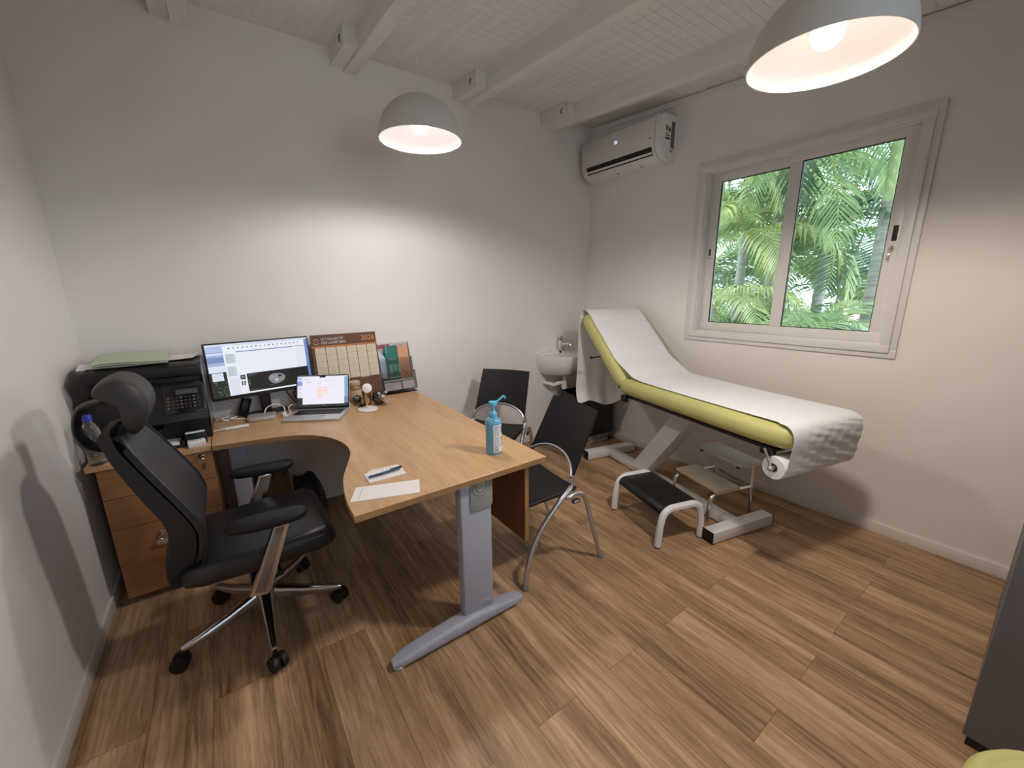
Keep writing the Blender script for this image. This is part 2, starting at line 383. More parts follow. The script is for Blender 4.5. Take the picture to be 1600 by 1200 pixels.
# ------------------------------------------------------------------ window
wt = struct(thing('window_1', 'white sliding window with two sashes', 'window')); del wt['label'], wt['category']
q = MB()   # flat outer cover moulding standing proud of the wall, with a second inner step
def ring(mb, y0, y1, z0, z1, w_, x0, x1, m, bev=.003):
    mb.b(x0, x1, y0, y1, z0, z0+w_, m, bev); mb.b(x0, x1, y0, y1, z1-w_, z1, m, bev)
    mb.b(x0, x1, y0, y0+w_, z0+w_, z1-w_, m, bev); mb.b(x0, x1, y1-w_, y1, z0+w_, z1-w_, m, bev)
ring(q, .555, 1.825, 1.05, 2.335, .05, XR-.014, XR+.0, ALU)
ring(q, .585, 1.795, 1.08, 2.305, .045, XR-.026, XR+.0, ALU)
ring(q, .615, 1.765, 1.11, 2.275, .022, XR-.012, XR+.11, ALU)
q.build('cover_frame', wt)
def sash(y0, y1, z0, z1, gy0, gy1, gz0, gz1, x0, nm):
    q = MB(); x1 = x0+.032
    q.b(x0, x1, y0, y1, z0, gz0, ALU, .003); q.b(x0, x1, y0, y1, gz1, z1, ALU, .003)
    q.b(x0, x1, y0, gy0, gz0, gz1, ALU, .003); q.b(x0, x1, gy1, y1, gz0, gz1, ALU, .003)
    s = q.build(nm, wt)
    g = MB(); ring(g, gy0-.002, gy1+.002, gz0-.002, gz1+.002, .006, x0+.006, x0+.02, RUBBER, 0); g.build('gasket', s)
    p = MB(); p.b(x0+.014, x0+.018, gy0, gy1, gz0, gz1, GLASS); p.build('pane', s, 0)
    return s
s1 = sash(1.20, 1.745, 1.132, 2.256, 1.235, 1.680, 1.19, 2.195, XR+.052, 'sash')
s2 = sash(.637, 1.226, 1.132, 2.256, .694, 1.158, 1.19, 2.205, XR+.012, 'sash')
MB().b(XR+.0095, XR+.0125, .662-.011, .662+.011, 1.687, 1.767, RUBBER, .001).build('finger_pull', s2)
q = MB(); q.cyl((XR+.013, .664, 1.65), (XR-.006, .664, 1.65), .012, CHROME, 14)
q.box((XR-.014, .664, 1.65), (.016, .003, .022), CHROME, .001); q.tube([(XR-.018, .664+.008*math.cos(t), 1.635+.009*math.sin(t)) for t in [k*PI/5 for k in range(10)]], .0012, CHROME, 5, True)
q.box((XR-.018, .668, 1.605), (.002, .01, .035), CHROME, .001, X=None); q.build('window_key', s2)
q = MB(); q.b(XR+.0495, XR+.0525, 1.71, 1.724, 1.685, 1.735, RUBBER, .001); q.cyl((XR+.053, 1.717, 1.668), (XR+.048, 1.717, 1.668), .004, RUBBER, 10); q.build('finger_pull', s1)

# unseen window added in the rear wall so its daylight fills the room
d2_ = struct(thing('added_fill_window', 'x', 'x')); del d2_['label'], d2_['category']
for k in range(2):
    x0 = .4+k*.45; x1 = x0+.45
    q = MB(); q.b(x0, x0+.05, YF-.12, YF-.07, 1.1, 2.4, ALU); q.b(x1-.05, x1, YF-.12, YF-.07, 1.1, 2.4, ALU); q.b(x0+.05, x1-.05, YF-.12, YF-.07, 1.1, 1.16, ALU); q.b(x0+.05, x1-.05, YF-.12, YF-.07, 2.34, 2.4, ALU)
    o = q.build('sash', d2_, 0); q = MB(); q.b(x0+.05, x1-.05, YF-.10, YF-.095, 1.16, 2.34, GLASS); q.build('pane', o, 0)

# ================================================================== PENDANT LAMPS
def pendant(x, y, zr, label, watts, tint):
    t = thing('pendant_lamp', label, 'lamp', (x, y, zr), 0, 'dome pendant lamps')
    R_, H_ = .2, .19
    n = 18
    outer = [(R_*math.sin(a)**.92 if a > 0 else .001, H_*math.cos(a)) for a in [PI/2*(1-k/n) for k in range(n)]]+[(.012, H_)]
    q = MB(); q.lathe([(R_, 0)]+outer[1:], SHO, 48, caps=False)
    q.lathe([(R_-.004, 0)]+[(max(r-.004, .008), z-.004) for r, z in outer[1:]], SHI, 48, caps=False)
    q.lathe([(R_, 0), (R_-.004, 0)], SHI, 48, caps=False)
    q.build('shade', t, 40, recalc=False)
    q = MB(); q.lathe([(.016, .185), (.02, .18), (.02, .115), (.014, .105)], WPL, 16); q.build('lamp_holder', t)
    b_ = MB(); b_.sphere((0, 0, .072), .042, emi('warm_bulb', (1, tint[1]*1.02, tint[2]*1.08, 1), 8.0), 20, (1, 1, 1.05)); bo = b_.build('bulb', t)
    ld = bpy.data.lights.new('bulb_light', 'SPOT'); ld.energy = watts; ld.color = tint; ld.spot_size = math.radians(172); ld.spot_blend = .38; ld.shadow_soft_size = .075
    lo = bpy.data.objects.new('bulb_light', ld); COL.objects.link(lo); lo.parent = bo; lo.location = (0, 0, .018)
    top = zc(y)-zr
    q = MB(); q.tube([(0, 0, H_-.006), (.0, 0, H_+.02), (0, 0, top-.09)], .0022, WPL, 8); q.build('cord', t)
    q = MB(); q.lathe([(.006, top-.115), (.016, top-.09), (.034, top-.03), (.038, top+.003)], WPL, 24); q.build('ceiling_rose', t)
    return t
pendant(.918, 2.033, 2.165, 'grey dome pendant lamp over the desk, hanging farther back', BULB*.68, (1, .935, .885))
pendant(1.532, .566, 2.09, 'grey dome pendant lamp nearest the window, large at top of photo', BULB*1.4, (1, .87, .75))

# ================================================================== AIR CONDITIONER
t = thing('air_conditioner', 'white wall mounted air conditioner showing 26, near the ceiling corner', 'air conditioner', (XR, 2.45, 2.40))
L2 = .405
prof = [(0, .31), (-.05, .315), (-.15, .312), (-.185, .30), (-.196, .27), (-.2, .17), (-.196, .10), (-.175, .05), (-.13, .015), (-.08, .0), (0, .0)]
def acring(y_, s=1.0): return [(x*s if x < -.05 else x, y_, z) for x, z in prof]
q = MB()
q.loft([acring(-L2, .97), acring(-L2+.006), acring(-L2+.045)], ACP); q.loft([acring(-L2+.049), acring(L2-.006), acring(L2, .97)], ACP)
q.loft([[(x*.985, yy, z*.985+.002) for x, z in prof] for yy in (-L2+.03, -L2+.06)], DARK)
q.build('housing', t, 50)
def acpt(x, z): return Vector((x, 0, z))
q = MB()  # outlet slot laid in the rounded lower front edge
d = Vector((-.175+.196, 0, .05-.10)).normalized(); nrm = Vector((d.z, 0, -d.x)); nrm = -nrm if nrm.x > 0 else nrm
p1 = acpt(-.196, .10)+d*.0; 
def strip(mb, a, b_, y0, y1, off, th, m):
    A = acpt(-.1950, .095)+d*a+nrm*off; B = acpt(-.1950, .095)+d*b_+nrm*off; n2 = nrm*th
    mb.add([(A.x, y0, A.z), (A.x, y1, A.z), (B.x, y1, B.z), (B.x, y0, B.z), (A.x+n2.x, y0, A.z+n2.z), (A.x+n2.x, y1, A.z+n2.z), (B.x+n2.x, y1, B.z+n2.z), (B.x+n2.x, y0, B.z+n2.z)],
           [(0, 1, 2, 3), (7, 6, 5, 4), (0, 4, 5, 1), (1, 5, 6, 2), (2, 6, 7, 3), (3, 7, 4, 0)], m)
strip(q, .0, .060, -L2+.075, L2-.065, -.004, .0105, DARK); q.build('air_outlet', t, 0)
q = MB(); strip(q, .034, .050, -L2+.075, L2-.065, .004, .006, ACP); q.build('louver', t, 0)
q = MB(); q.text('26', .036, glow(225, 235, 255, 1.0), T(-.2005, .018, .205) @ Matrix(((0, 0, -1, 0), (-1, 0, 0, 0), (0, 1, 0, 0), (0, 0, 0, 1))), 'CENTER'); q.build('display', t, 0)
q = MB(); q.b(-.2012, -.199, -.33, -.30, .155, .162, flat(150, 148, 145)); q.build('badge', t, 0)
q = MB(); sy = -L2-.0006
def acq(x0, x1, z0, z1, m, k=0): q.b(x0, x1, sy-.0004-k, sy+.002, z0, z1, m)
acq(-.065, -.02, .09, .27, flat(108, 106, 104)); acq(-.06, -.025, .245, .262, flat(80, 78, 76), .0003)
for k in range(9): acq(-.061, -.026-(.012 if k % 3 else 0), .105+k*.014, .109+k*.014, flat(74, 74, 72), .0003)
acq(-.105, -.07, .195, .235, flat(196, 188, 130)); q.add([(-.102, sy-.0008, .20), (-.074, sy-.0008, .20), (-.088, sy-.0008, .23)], [(0, 1, 2)], flat(40, 38, 20))
acq(-.135, -.11, .20, .235, flat(120, 118, 118)); acq(-.135, -.075, .165, .172, flat(70, 70, 70)); acq(-.135, -.08, .142, .156, flat(60, 60, 60)); acq(-.135, -.09, .18, .187, flat(120, 120, 120))
acq(-.068, -.035, .062, .07, flat(40, 40, 40)); acq(-.075, -.03, .078, .082, flat(90, 90, 90))
q.build('sticker', t, 0)
for yy in (-.18, .06): MB().box((-.10, yy, .0045), (.02, .014, .006), flat(120, 118, 116), .002).build('screw_cap', t)

# ================================================================== SINK
t = thing('wash_basin', 'white ceramic wall mounted wash basin in the corner behind the couch', 'sink', (2.60, YB, .0))
def bshape(k, s, yo=0):
    out = []
    for i in range(25):
        a = PI*i/24
        out.append((math.cos(a)*.245*s, -(abs(math.sin(a))**.8)*.36*s+yo, k))
    return out
def bring(z, s, sy): return [(x*s, y*sy, z) for x, y, _ in bshape(0, 1)]
q = MB()
q.loft([bring(.665, .72, .72), bring(.69, .80, .80), bring(.76, .93, .93), bring(.845, 1, 1), bring(.855, .995, .995)], CERAM)
q2 = [bring(.855, .995, .995), [(x*.90, y*.90-.045*(1), .856) for x, y, _ in bshape(0, 1)]]
q.build('basin', t, 50)
q = MB()  # bowl recess and back deck
q.loft([[(x*.86, y*.80-.05, .8562) for x, y, _ in bshape(0, 1)], [(x*.80, y*.72-.06, .8565) for x, y, _ in bshape(0, 1)]], CERAM, caps=True)
q.b(-.24, .24, -.09, -.001, .85, .868, CERAM, .006)
q.b(-.235, .235, -.014, -.001, .86, .885, CERAM, .005)
q.cyl((0, -.096, .863), (0, -.084, .866), .011, RUBBER, 14)
q.build('deck', t)
q = MB(); q.lathe([(.028, .868), (.026, .875), (.021, .88), (.02, .965), (.022, .97), (.022, .985)], CHROME, 20, T(.03, -.055, 0))
q.tube(cr_spline([(.03, -.06, .925), (.045, -.10, .94), (.06, -.145, .945), (.065, -.165, .93)], 4), .013, CHROME, 12)
q.box((.03, -.055, .998), (.034, .036, .024), CHROME, .006); q.box((.04, -.085, 1.012), (.022, .08, .008), CHROME, .003)
fa = q.build('faucet', t)
q = MB(); q.cyl((.0, -.16, .68), (0, -.16, .60), .02, PVC, 16); q.cyl((0, -.16, .60), (0, -.16, .525), .032, PVC, 20)
q.lathe([(.034, .598), (.034, .575)], PVC, 20, T(0, -.16, 0)); q.lathe([(.004, .482), (.022, .49), (.031, .51), (.032, .53)], PVC, 20, T(0, -.16, 0))
q.tube(cr_spline([(-.02, -.16, .575), (-.06, -.14, .575), (-.09, -.10, .555), (-.12, -.06, .565), (-.13, -.0, .565)], 5), .017, PVC, 12)
for k in range(5): q.lathe([(.02, -.004), (.02, .004)], PVC, 14, T(-.055-.014*k, -.145+.02*k, .575-.003*k) @ RZ(-40) @ RY(90))
q.build('drain_trap', t)
q = MB(); q.tube(cr_spline([(-.09, -.001, .64), (-.09, -.06, .645), (-.06, -.09, .655), (0, -.08, .67)], 5), .006, CHROME, 8); q.cyl((-.09, -.03, .64), (-.09, -.06, .645), .012, CHROME, 10)
q.build('supply_pipe', t)

# ================================================================== DESK
DZ = .72
curve = [(-.127, 2.365), (.056, 2.334), (.196, 2.297), (.300, 2.232), (.376, 2.113), (.407, 1.98), (.397, 1.858), (.358, 1.746), (.312, 1.625), (.285, 1.507), (.27, 1.392), (.266, 1.287)]
cv = [(p.x, p.y) for p in cr_spline([(a, b, 0) for a, b in curve], 6)]
outl = cv+[(1.10, 1.283), (1.112, 2.895), (-.127, 2.895)]
t = thing('corner_desk', 'beech laminate desk with curved cut-out and grey metal legs', 'desk', (0, 0, 0))
MB().prism(outl, DZ-.026, DZ, DESK, .0015, me=DESKE, seg=1).build('desktop', t, 30)
q = MB()   # end leg: column and long foot
q.box((.750, 1.34, .375), (.146, .052, .64), GREYM, .008); q.build('leg_column', t)
q = MB()
fp = []
for k in range(13):
    u_ = -1+2*k/12; x = .667+u_*.315; h = .062-.034*abs(u_)**1.5; wd = .075-.012*abs(u_)
    if abs(u_) > .99: wd *= .6; h *= .75
    fp.append([(x, 1.325+a, .012+b_+h/2-.0) for a, b_ in rrect(wd, h, min(h, wd)*.3, 3)])
q.loft(fp, GREYM)
q.build('foot', t)
for xx in (.38, .955): MB().lathe([(.024, 0), (.026, .006), (.02, .016)], SILV, 18, T(xx, 1.325, 0)).build('levelling_foot', t)
q = MB(); q.prism([(-.045, -.075), (-.03, -.085), (.05, -.085), (.06, -.07), (.06, .06), (-.045, .06)], -.008, .0, GREYP, .003, T(.765, 1.314, .645) @ RX(90) @ RZ(0) @ Matrix.Diagonal((1, 1, -1, 1)))
for r_ in (.042, .026): q.tube([(.770+r_*math.cos(a), 1.3055, .668+r_*math.sin(a)) for a in [2*PI*k/24 for k in range(24)]], .0025, flat(130, 134, 130), 6, True)
q.build('cable_cap', t)
q = MB(); q.tube([(.773+.03*math.cos(a), 1.313, .082+.03*math.sin(a)) for a in [PI*k/14 for k in range(15)]], .003, GREYM, 6)
q.tube([(.773+.018*math.cos(a), 1.313, .082+.018*math.sin(a)) for a in [PI*k/14 for k in range(15)]], .002, GREYM, 6); q.build('access_cover', t)
q = MB(); q.box((-.03, 2.62, .36), (.085, .14, .66), GREYM, .008); q.b(-.07, .01, 2.42, 2.80, 0.0, .035, GREYM, .01); q.build('return_leg', t)
q = MB(); q.b(1.01, 1.03, 1.325, 2.80, .30, DZ-.027, MOD, .001); q.b(1.0095, 1.0305, 1.3225, 1.3255, .30, DZ-.027, DESKE); q.build('modesty_panel', t, 0)
MB().b(.3, 1.0, 1.37, 1.40, .66, .694, GREYM).build('support_rail', t, 0); MB().b(.0, .9, 2.66, 2.70, .66, .694, GREYM).build('support_rail', t, 0)

# ------------------------------------------------------------------ drawer pedestal
t = thing('drawer_pedestal', 'beech drawer unit with keys in its locks, against the left wall', 'drawer unit', (-.34, 2.40, 0))
MB().b(-.207, .207, .016, .48, .028, .692, PEDW, .001).build('carcass', t, 0)
MB().b(-.235, .21, -.02, .49, .694, .72, DESK, .0015).build('worktop', t, 0)
def drawer(z0, z1): return MB().b(-.208, .208, -.002, .0155, z0, z1, PEDW, .0012).build('drawer', t, 0)
d1 = drawer(.546, .690); d2 = drawer(.392, .543); d3 = drawer(.033, .389)
def keyset(parent, x, z, tagm, tw, th):
    q = MB(); q.cyl((x, -.002, z), (x, -.012, z), .011, CHROME, 14); q.box((x, -.022, z), (.003, .022, .018), CHROME, .001)
    q.tube([(x+.012*math.cos(a), -.034, z-.016+.012*math.sin(a)) for a in [2*PI*k/12 for k in range(12)]], .0013, CHROME, 5, True)
    q.build('lock', parent)
    q = MB(); q.box((x+.003, -.034, z-.03-th/2), (tw, .006, th), tagm, .002); q.build('key_tag', parent)
keyset(d1, .165, .672, flat(92, 62, 42), .014, .034)
keyset(d3, -.035, .335, flat(150, 148, 142), .052, .026)

# ================================================================== PRINTER AND THINGS AROUND IT
t = thing('printer', 'black office printer with keypad panel on the drawer unit', 'printer', (-.335, 2.50, .72))
q = MB()
q.b(-.215, .215, .03, .375, .0, .27, BLKP, .008); q.b(-.215, .215, .06, .375, .27, .33, BLKP, .006)
q.build('body', t)
q = MB(); q.b(-.217, .217, .0, .378, .333, .39, BLKP, .012, 3); q.b(-.20, .18, .04, .36, .388, .393, BLKP, .004); q.build('scanner_lid', t)
q = MB()
X = T(0, -.012, .215) @ RX(-28)
q.box((.016, .0, 0), (.398, .012, .20), BLKP, .004, X=X); q.build('sloping_front', t)
cp = MB(); cp.box((.13, -.0085, .005), (.155, .008, .135), BLKG, .003, X=X); cp.box((.145, -.0128, .045), (.085, .002, .024), flat(74, 82, 88, .2), X=X)
cpo = cp.build('control_panel', t)
ky = MB()
for r_ in range(4):
    for c_ in range(8): ky.box((.07+c_*.0165, -.0132, .018-r_*.017), (.0085, .0025, .0055), flat(104, 104, 108) if (r_*3+c_) % 3 == 0 else flat(52, 53, 56), X=X)
ky.build('keypad', cpo, 0)
q = MB(); q.b(-.16, .105, -.075, .05, .004, .016, BLKP, .003); q.b(-.16, -.15, -.075, .05, .014, .035, BLKP, .002); q.b(.095, .105, -.075, .05, .014, .035, BLKP, .002); q.build('paper_tray', t)
q = MB(); q.b(-.14, .085, -.07, .1, .0165, .024, PAPER2); q.build('paper_sheets', t, 0)
q = MB(); q.b(-.05, .03, -.05, .03, .085, .097, BLKP, .003); q.build('output_guide', t)
q = MB(); q.b(.2155, .2175, .02, .30, .05, .40, flat(96, 100, 108, .25)); q.build('side_trim', t, 0)
# card terminal box, squeezed before the printer
t = thing('card_terminal', 'small black box with white label at the printer foot', 'card terminal', (-.186, 2.465, .72))
q = MB(); q.b(-.042, .042, -.03, .028, 0, .062, BLKP, .004); q.build('case', t)
q = MB(); q.b(-.038, .038, -.0308, -.006, .0615, .0635, PAPER2); q.build('white_label', t, 0)
t = thing('card_reader', 'small white card reader lying before the printer', 'card reader', (-.185, 2.418, .72), 4)
q = MB(); q.prism([(-.033, -.03), (.033, -.03), (.036, .0), (.033, .03), (-.033, .03), (-.036, 0)], 0, .03, WPL, .005); q.build('case', t)
q = MB(); q.b(-.022, .022, .008, .02, .0302, .0312, flat(60, 62, 66)); q.build('display', t, 0)
for k in range(3): MB().box((-.016+k*.016, -.012, .0308), (.009, .008, .0018), flat(190, 188, 184), .001).build('button', t)
# papers and folder on the printer
z0 = 1.1155
def sheetstack(name, cx, cy, w_, d_, rz, zz, th, m, label, cat, sag=.0, group=None):
    q = MB()
    q.grid(lambda u, v: ((u-.5)*w_, (v-.5)*d_, th+sag*(abs(2*u-1)**3)*(1-v*.4)+.0012*math.sin(u*9+v*4)), 14, 8, m, th)
    o = q.build(name); return tag(o, label, cat, (cx, cy, zz), rz, group)
sheetstack('paper_stack', -.43, 2.70, .30, .21, 8, z0, .004, PAPER2, 'white papers under the folder, sticking out to the left', 'papers', .0)
sheetstack('letter', -.245, 2.76, .21, .20, -8, z0+.0052, .003, PAPER2, 'white letter sticking out right of the green folder', 'papers', .004)
t = thing('document_folder', 'pale green card folder on top of the black printer', 'folder', (-.382, 2.685, z0+.0095), 3)
q = MB(); q.grid(lambda u, v: ((u-.5)*.265, (v-.5)*.29, .016+.014*v+.004*math.sin(u*5)), 14, 8, GREEN, .002); q.build('cover', t)
q = MB(); q.grid(lambda u, v: ((u-.5)*.255, (v-.5)*.28, .010+.008*v+.003*math.sin(u*5)), 14, 8, PAPER2, .0035); q.build('papers', t)
q = MB(); q.grid(lambda u, v: ((u-.5)*.265, (v-.5)*.29, .002+.001*math.sin(u*5)), 14, 4, GREEN, .001); q.build('back_cover', t)
# water bottle
t = thing('water_bottle', 'clear plastic water bottle with blue cap left of the printer', 'bottle', (-.531, 2.408, .72))
PET = mat('clear_pet', (.9, .93, .95, 1), .06, trans=.95)
pr = [(.026, 0), (.031, .006)]
for k in range(8): pr += [(.0315, .014+k*.011), (.029, .0195+k*.011)]
pr += [(.0315, .105), (.0315, .14), (.028, .165), (.016, .19), (.0125, .2), (.0125, .205)]
MB().lathe(pr, PET, 24).build('bottle', t)
MB().lathe([(.0155, .2), (.0158, .222), (.014, .225)], flat(50, 62, 190, .35), 20).build('cap', t)

# ================================================================== MONITOR
t = thing('monitor', 'wide black desktop monitor showing a scan program', 'monitor', (.16, 2.772, DZ), 9.5)
MW, MH, MZ = .54, .322, .30
X = T(0, 0, MZ) @ RX(-4)
q = MB(); q.box((0, .012, 0), (MW, .024, MH), BLKP, .004, X=X); q.box((0, .035, -.02), (.30, .03, .2), BLKP, .012, X=X); q.build('casing', t)
def screen_tools(mb, w_, h_, X):
    # pixel rectangles in 0..1 screen coordinates (v from the top), each a hair in front of the last
    def R_(u0, u1, v0, v1, m, k): 
        mb.add([(-w_/2+u0*w_, -.0004*k, h_/2-v1*h_), (-w_/2+u1*w_, -.0004*k, h_/2-v1*h_), (-w_/2+u1*w_, -.0004*k, h_/2-v0*h_), (-w_/2+u0*w_, -.0004*k, h_/2-v0*h_)], [(0, 1, 2, 3)], m, X)
    return R_
sc = MB(); w_, h_ = MW-.016, MH-.024; SX = X @ T(0, -.0015, .004)
R_ = screen_tools(sc, w_, h_, SX)
E_ = .74
g_ = lambda r, g, b: glow(r, g, b, E_)
R_(0, 1, 0, 1, g_(150, 172, 214), 0)
R_(0, .22, .0, .14, g_(176, 194, 232), 1); R_(0, .22, .16, .20, g_(214, 222, 240), 1); R_(0, .22, .24, .34, g_(120, 140, 188), 1); R_(0, .22, .34, .40, g_(165, 180, 216), 1)
R_(0, .22, .40, .52, g_(222, 230, 246), 1); R_(0, 1, .52, 1, g_(24, 32, 26), 1); R_(0.02, .12, .53, .68, g_(216, 226, 240), 2)
rn = random.Random(3)
for k in range(70):
    u = rn.uniform(0, .2); v = rn.uniform(.68, .98); s = rn.uniform(.008, .025)
    R_(u, u+s*1.2, v, v+s, rn.choice([g_(62, 84, 46), g_(38, 54, 34), g_(92, 108, 66), g_(14, 20, 16)]), 2)
R_(.97, 1, 0, 1, g_(110, 138, 200), 1)
R_(.15, .965, .035, .985, g_(236, 240, 250), 3)
R_(0, 1, 0, .03, g_(222, 230, 246), 4)
for k in range(17): R_(.20+k*.043, .216+k*.043, .075, .095, g_(120, 124, 140) if k % 3 else g_(70, 74, 90), 4)
R_(.27, .84, .155, .172, g_(112, 120, 180), 4)
for k in range(9): R_(.27, .84, .20+k*.045, .203+k*.045, g_(206, 212, 228), 4)
for k in range(6): R_(.33+k*.08, .3315+k*.08, .175, .58, g_(214, 220, 232), 4)
R_(.165, .25, .19, .37, g_(206, 212, 222), 4); R_(.165, .25, .43, .62, g_(208, 214, 224), 4); R_(.165, .26, .655, .97, g_(222, 228, 240), 4)
for k in range(10): R_(.168, .168+.06+.02*(k % 3), .20+k*.017, .206+k*.017, g_(170, 176, 190), 5); R_(.168, .168+.05+.025*(k % 2), .44+k*.017, .446+k*.017, g_(170, 176, 190), 5)
R_(.855, .96, .155, .165, g_(90, 94, 108), 4); R_(.855, .96, .18, .585, g_(228, 233, 246), 4)
R_(.33, .965, .60, .955, g_(17, 18, 16), 5)
R_(.268, .315, .615, .70, g_(40, 42, 42), 5); R_(.278, .303, .64, .67, g_(150, 150, 152), 6); R_(.272, .285, .735, .82, g_(48, 50, 52), 5); R_(.296, .309, .735, .82, g_(48, 50, 52), 5)
R_(.345, .352, .72, .83, g_(60, 150, 70), 6)
for k in range(3): R_(.345, .345+.10-.02*k, .615+k*.014, .62+k*.014, g_(90, 92, 92), 6)
for k in range(2): R_(.345, .42, .915+k*.014, .92+k*.014, g_(90, 92, 92), 6)
def ell(cu_, cv_, a, b_, m, k, ph=0, wob=.0):
    pts = []
    for i in range(28):
        an = 2*PI*i/28; r_ = 1+wob*math.cos(3*an+ph)
        pts.append((-w_/2+(cu_+a*r_*math.cos(an))*w_, -.0004*k, h_/2-(cv_+b_*r_*math.sin(an))*h_))
    sc.add(pts, [tuple(range(28))], m, SX)
ell(.62, .765, .088, .105, g_(112, 114, 120), 6, 1, .04); ell(.62, .765, .08, .094, g_(134, 136, 142), 7, 1, .04); ell(.615, .80, .018, .024, g_(205, 205, 206), 8, 0, .2)
ell(.655, .725, .022, .02, g_(24, 24, 26), 8, 0, .2); ell(.58, .74, .03, .05, g_(146, 148, 154), 8, 0, .1)
for i in range(12):
    a = .3+i*.09; R_(.53+i*.0135, .545+i*.0135, .885-.004*i*i*.12, .89-.004*i*i*.12, g_(130, 132, 130), 6)
sc.build('screen', t, 0, recalc=False)
q = MB(); q.b(-.028, .028, .05, .07, .006, .30, BLKP, .004); q.build('stand_neck', t)
q = MB(); q.prism(rrect(.24, .10, .02), 0, .008, BLKP, .002, T(0.0, .083, 0)); q.build('stand_base', t)

# ================================================================== LAPTOP
t = thing('laptop', 'open grey laptop beside the monitor', 'laptop', (.388, 2.575, DZ), -29.3)
LW, LD = .322, .225
MB().prism(rrect(LW, LD, .012), .001, .014, SPACE, .003).build('base', t)
q = MB(); q.prism(rrect(LW*.86, LD*.46, .006), .0141, .0146, flat(24, 24, 27), 0, T(0, .04, 0)); kb = q.build('keyboard', t, 0)
q = MB()
for r_ in range(6):
    for c_ in range(14): q.box((-LW*.415+(c_+.5)*LW*.83/14, .04-LD*.215+(r_+.5)*LD*.43/6, .0152), (LW*.83/14-.0035, LD*.43/6-.003, .0014), KEYS)
q.build('keys', kb, 0)
MB().prism(rrect(.125, .075, .006), .0141, .0144, flat(150, 150, 154, .3), 0, T(0, -.064, 0)).build('trackpad', t, 0)
X = T(0, LD/2-.006, .015) @ RX(-17)
q = MB(); q.prism(rrect(LW, .215, .01), -.003, .003, SPACE, .001, X @ T(0, .004, .107) @ RX(90))
lid = q.build('lid', t)
q = MB(); q.prism(rrect(LW-.004, .211, .009), .0, .0008, BLKG, 0, X @ T(0, .0008, .107) @ RX(90)); q.build('bezel', lid)
sc = MB(); w_, h_ = LW-.016, .192; SX = X @ T(0, -.0006, .110); R_ = screen_tools(sc, w_, h_, SX)
E_ = .78
R_(0, 1, 0, 1, g_(214, 220, 240), 0); R_(0, .12, 0, .1, g_(170, 186, 232), 1); R_(0, .12, .16, .3, g_(136, 152, 214), 1); R_(0, .12, .34, .68, g_(230, 226, 242), 1); R_(0, 1, .70, 1, g_(34, 46, 40), 1)
for k in range(60):
    u = rn.uniform(0, .98); v = rn.uniform(.72, .97) if u < .1 else rn.uniform(.93, .98); R_(u, u+.02, v, v+.02, rn.choice([g_(60, 84, 56), g_(20, 28, 26), g_(86, 100, 78)]), 2)
R_(.93, 1, 0, .9, g_(150, 176, 214), 1)
for k in range(12): R_(.955, .985, .06+k*.06, .09+k*.06, g_(96, 140, 190), 2)
R_(.10, .925, .03, .92, g_(240, 236, 250), 3); R_(0, 1, 0, .035, g_(230, 232, 246), 4); R_(.44, .56, 0, .05, g_(6, 6, 7), 5)
R_(.14, .23, .10, .112, g_(120, 120, 136), 4)
for k in range(6): R_(.2+k*.11, .29+k*.11, .15, .157, g_(178, 178, 196), 4)
R_(.17, .28, .19, .20, g_(160, 160, 178), 4); R_(.38, .46, .245, .252, g_(170, 170, 190), 4); R_(.62, .74, .31, .317, g_(176, 176, 194), 4); R_(.3, .37, .345, .35, g_(190, 190, 206), 4)
for u0, v0 in ((.395, .36), (.50, .36), (.395, .48), (.50, .48), (.395, .60)):
    R_(u0, u0+.095, v0, v0+.11, g_(250, 226, 216), 4); R_(u0, u0+.095, v0+.0, v0+.012, g_(236, 190, 176), 5); R_(u0+.02, u0+.06, v0+.06, v0+.067, g_(226, 190, 180), 5)
R_(.395, .49, .69, .72, g_(236, 200, 186), 4)
sc.build('screen', lid, 0, recalc=False)

# ------------------------------------------------------------------ small desk things
t = thing('mini_computer', 'flat silver box with rounded corners in front of the monitor stand', 'computer', (.113, 2.722, DZ), -8)
MB().prism(rrect(.145, .105, .02), .002, .024, SPACE, .003).build('case', t); MB().prism(rrect(.135, .095, .02), 0, .002, BLKP, 0).build('rubber_base', t, 0)
def cable(name, pts, r_, m, label, cat='cable', plug=None):
    t = thing(name, label, cat, pts[0])
    P = [tuple(Vector(p)-Vector(pts[0])) for p in cr_spline(pts, 6)]
    MB().tube(P, r_, m, 8).build('cord', t)
    if plug:
        q = MB(); q.box((0, 0, 0), plug[1], m, .003); o = q.build('plug', t); o.location = Vector(plug[0])-Vector(pts[0])
    return t
cable('charging_cable', [(.13, 2.745, .7475), (.15, 2.765, .775), (.20, 2.765, .785), (.235, 2.735, .765), (.228, 2.69, .735)], .003, WPL, 'white cable arching from the silver box to a plug', plug=((.228, 2.68, .734), (.022, .034, .022)))
cable('laptop_cable', [(.236, 2.672, .7235), (.252, 2.70, .7240), (.268, 2.75, .728), (.262, 2.775, .745), (.29, 2.80, .758), (.36, 2.79, .742)], .003, WPL, 'white cable curling behind the left edge of the laptop')
cable('coiled_cable', [(-.11, 2.83, .7235), (-.075, 2.86, .724), (-.03, 2.84, .7245), (-.05, 2.80, .724), (-.085, 2.815, .7305), (-.045, 2.865, .731), (-.01, 2.825, .7305), (-.04, 2.795, .731), (.02, 2.775, .7245), (.035, 2.765, .7235)], .004, WPL, 'white cable coiled on the desk right of the printer')
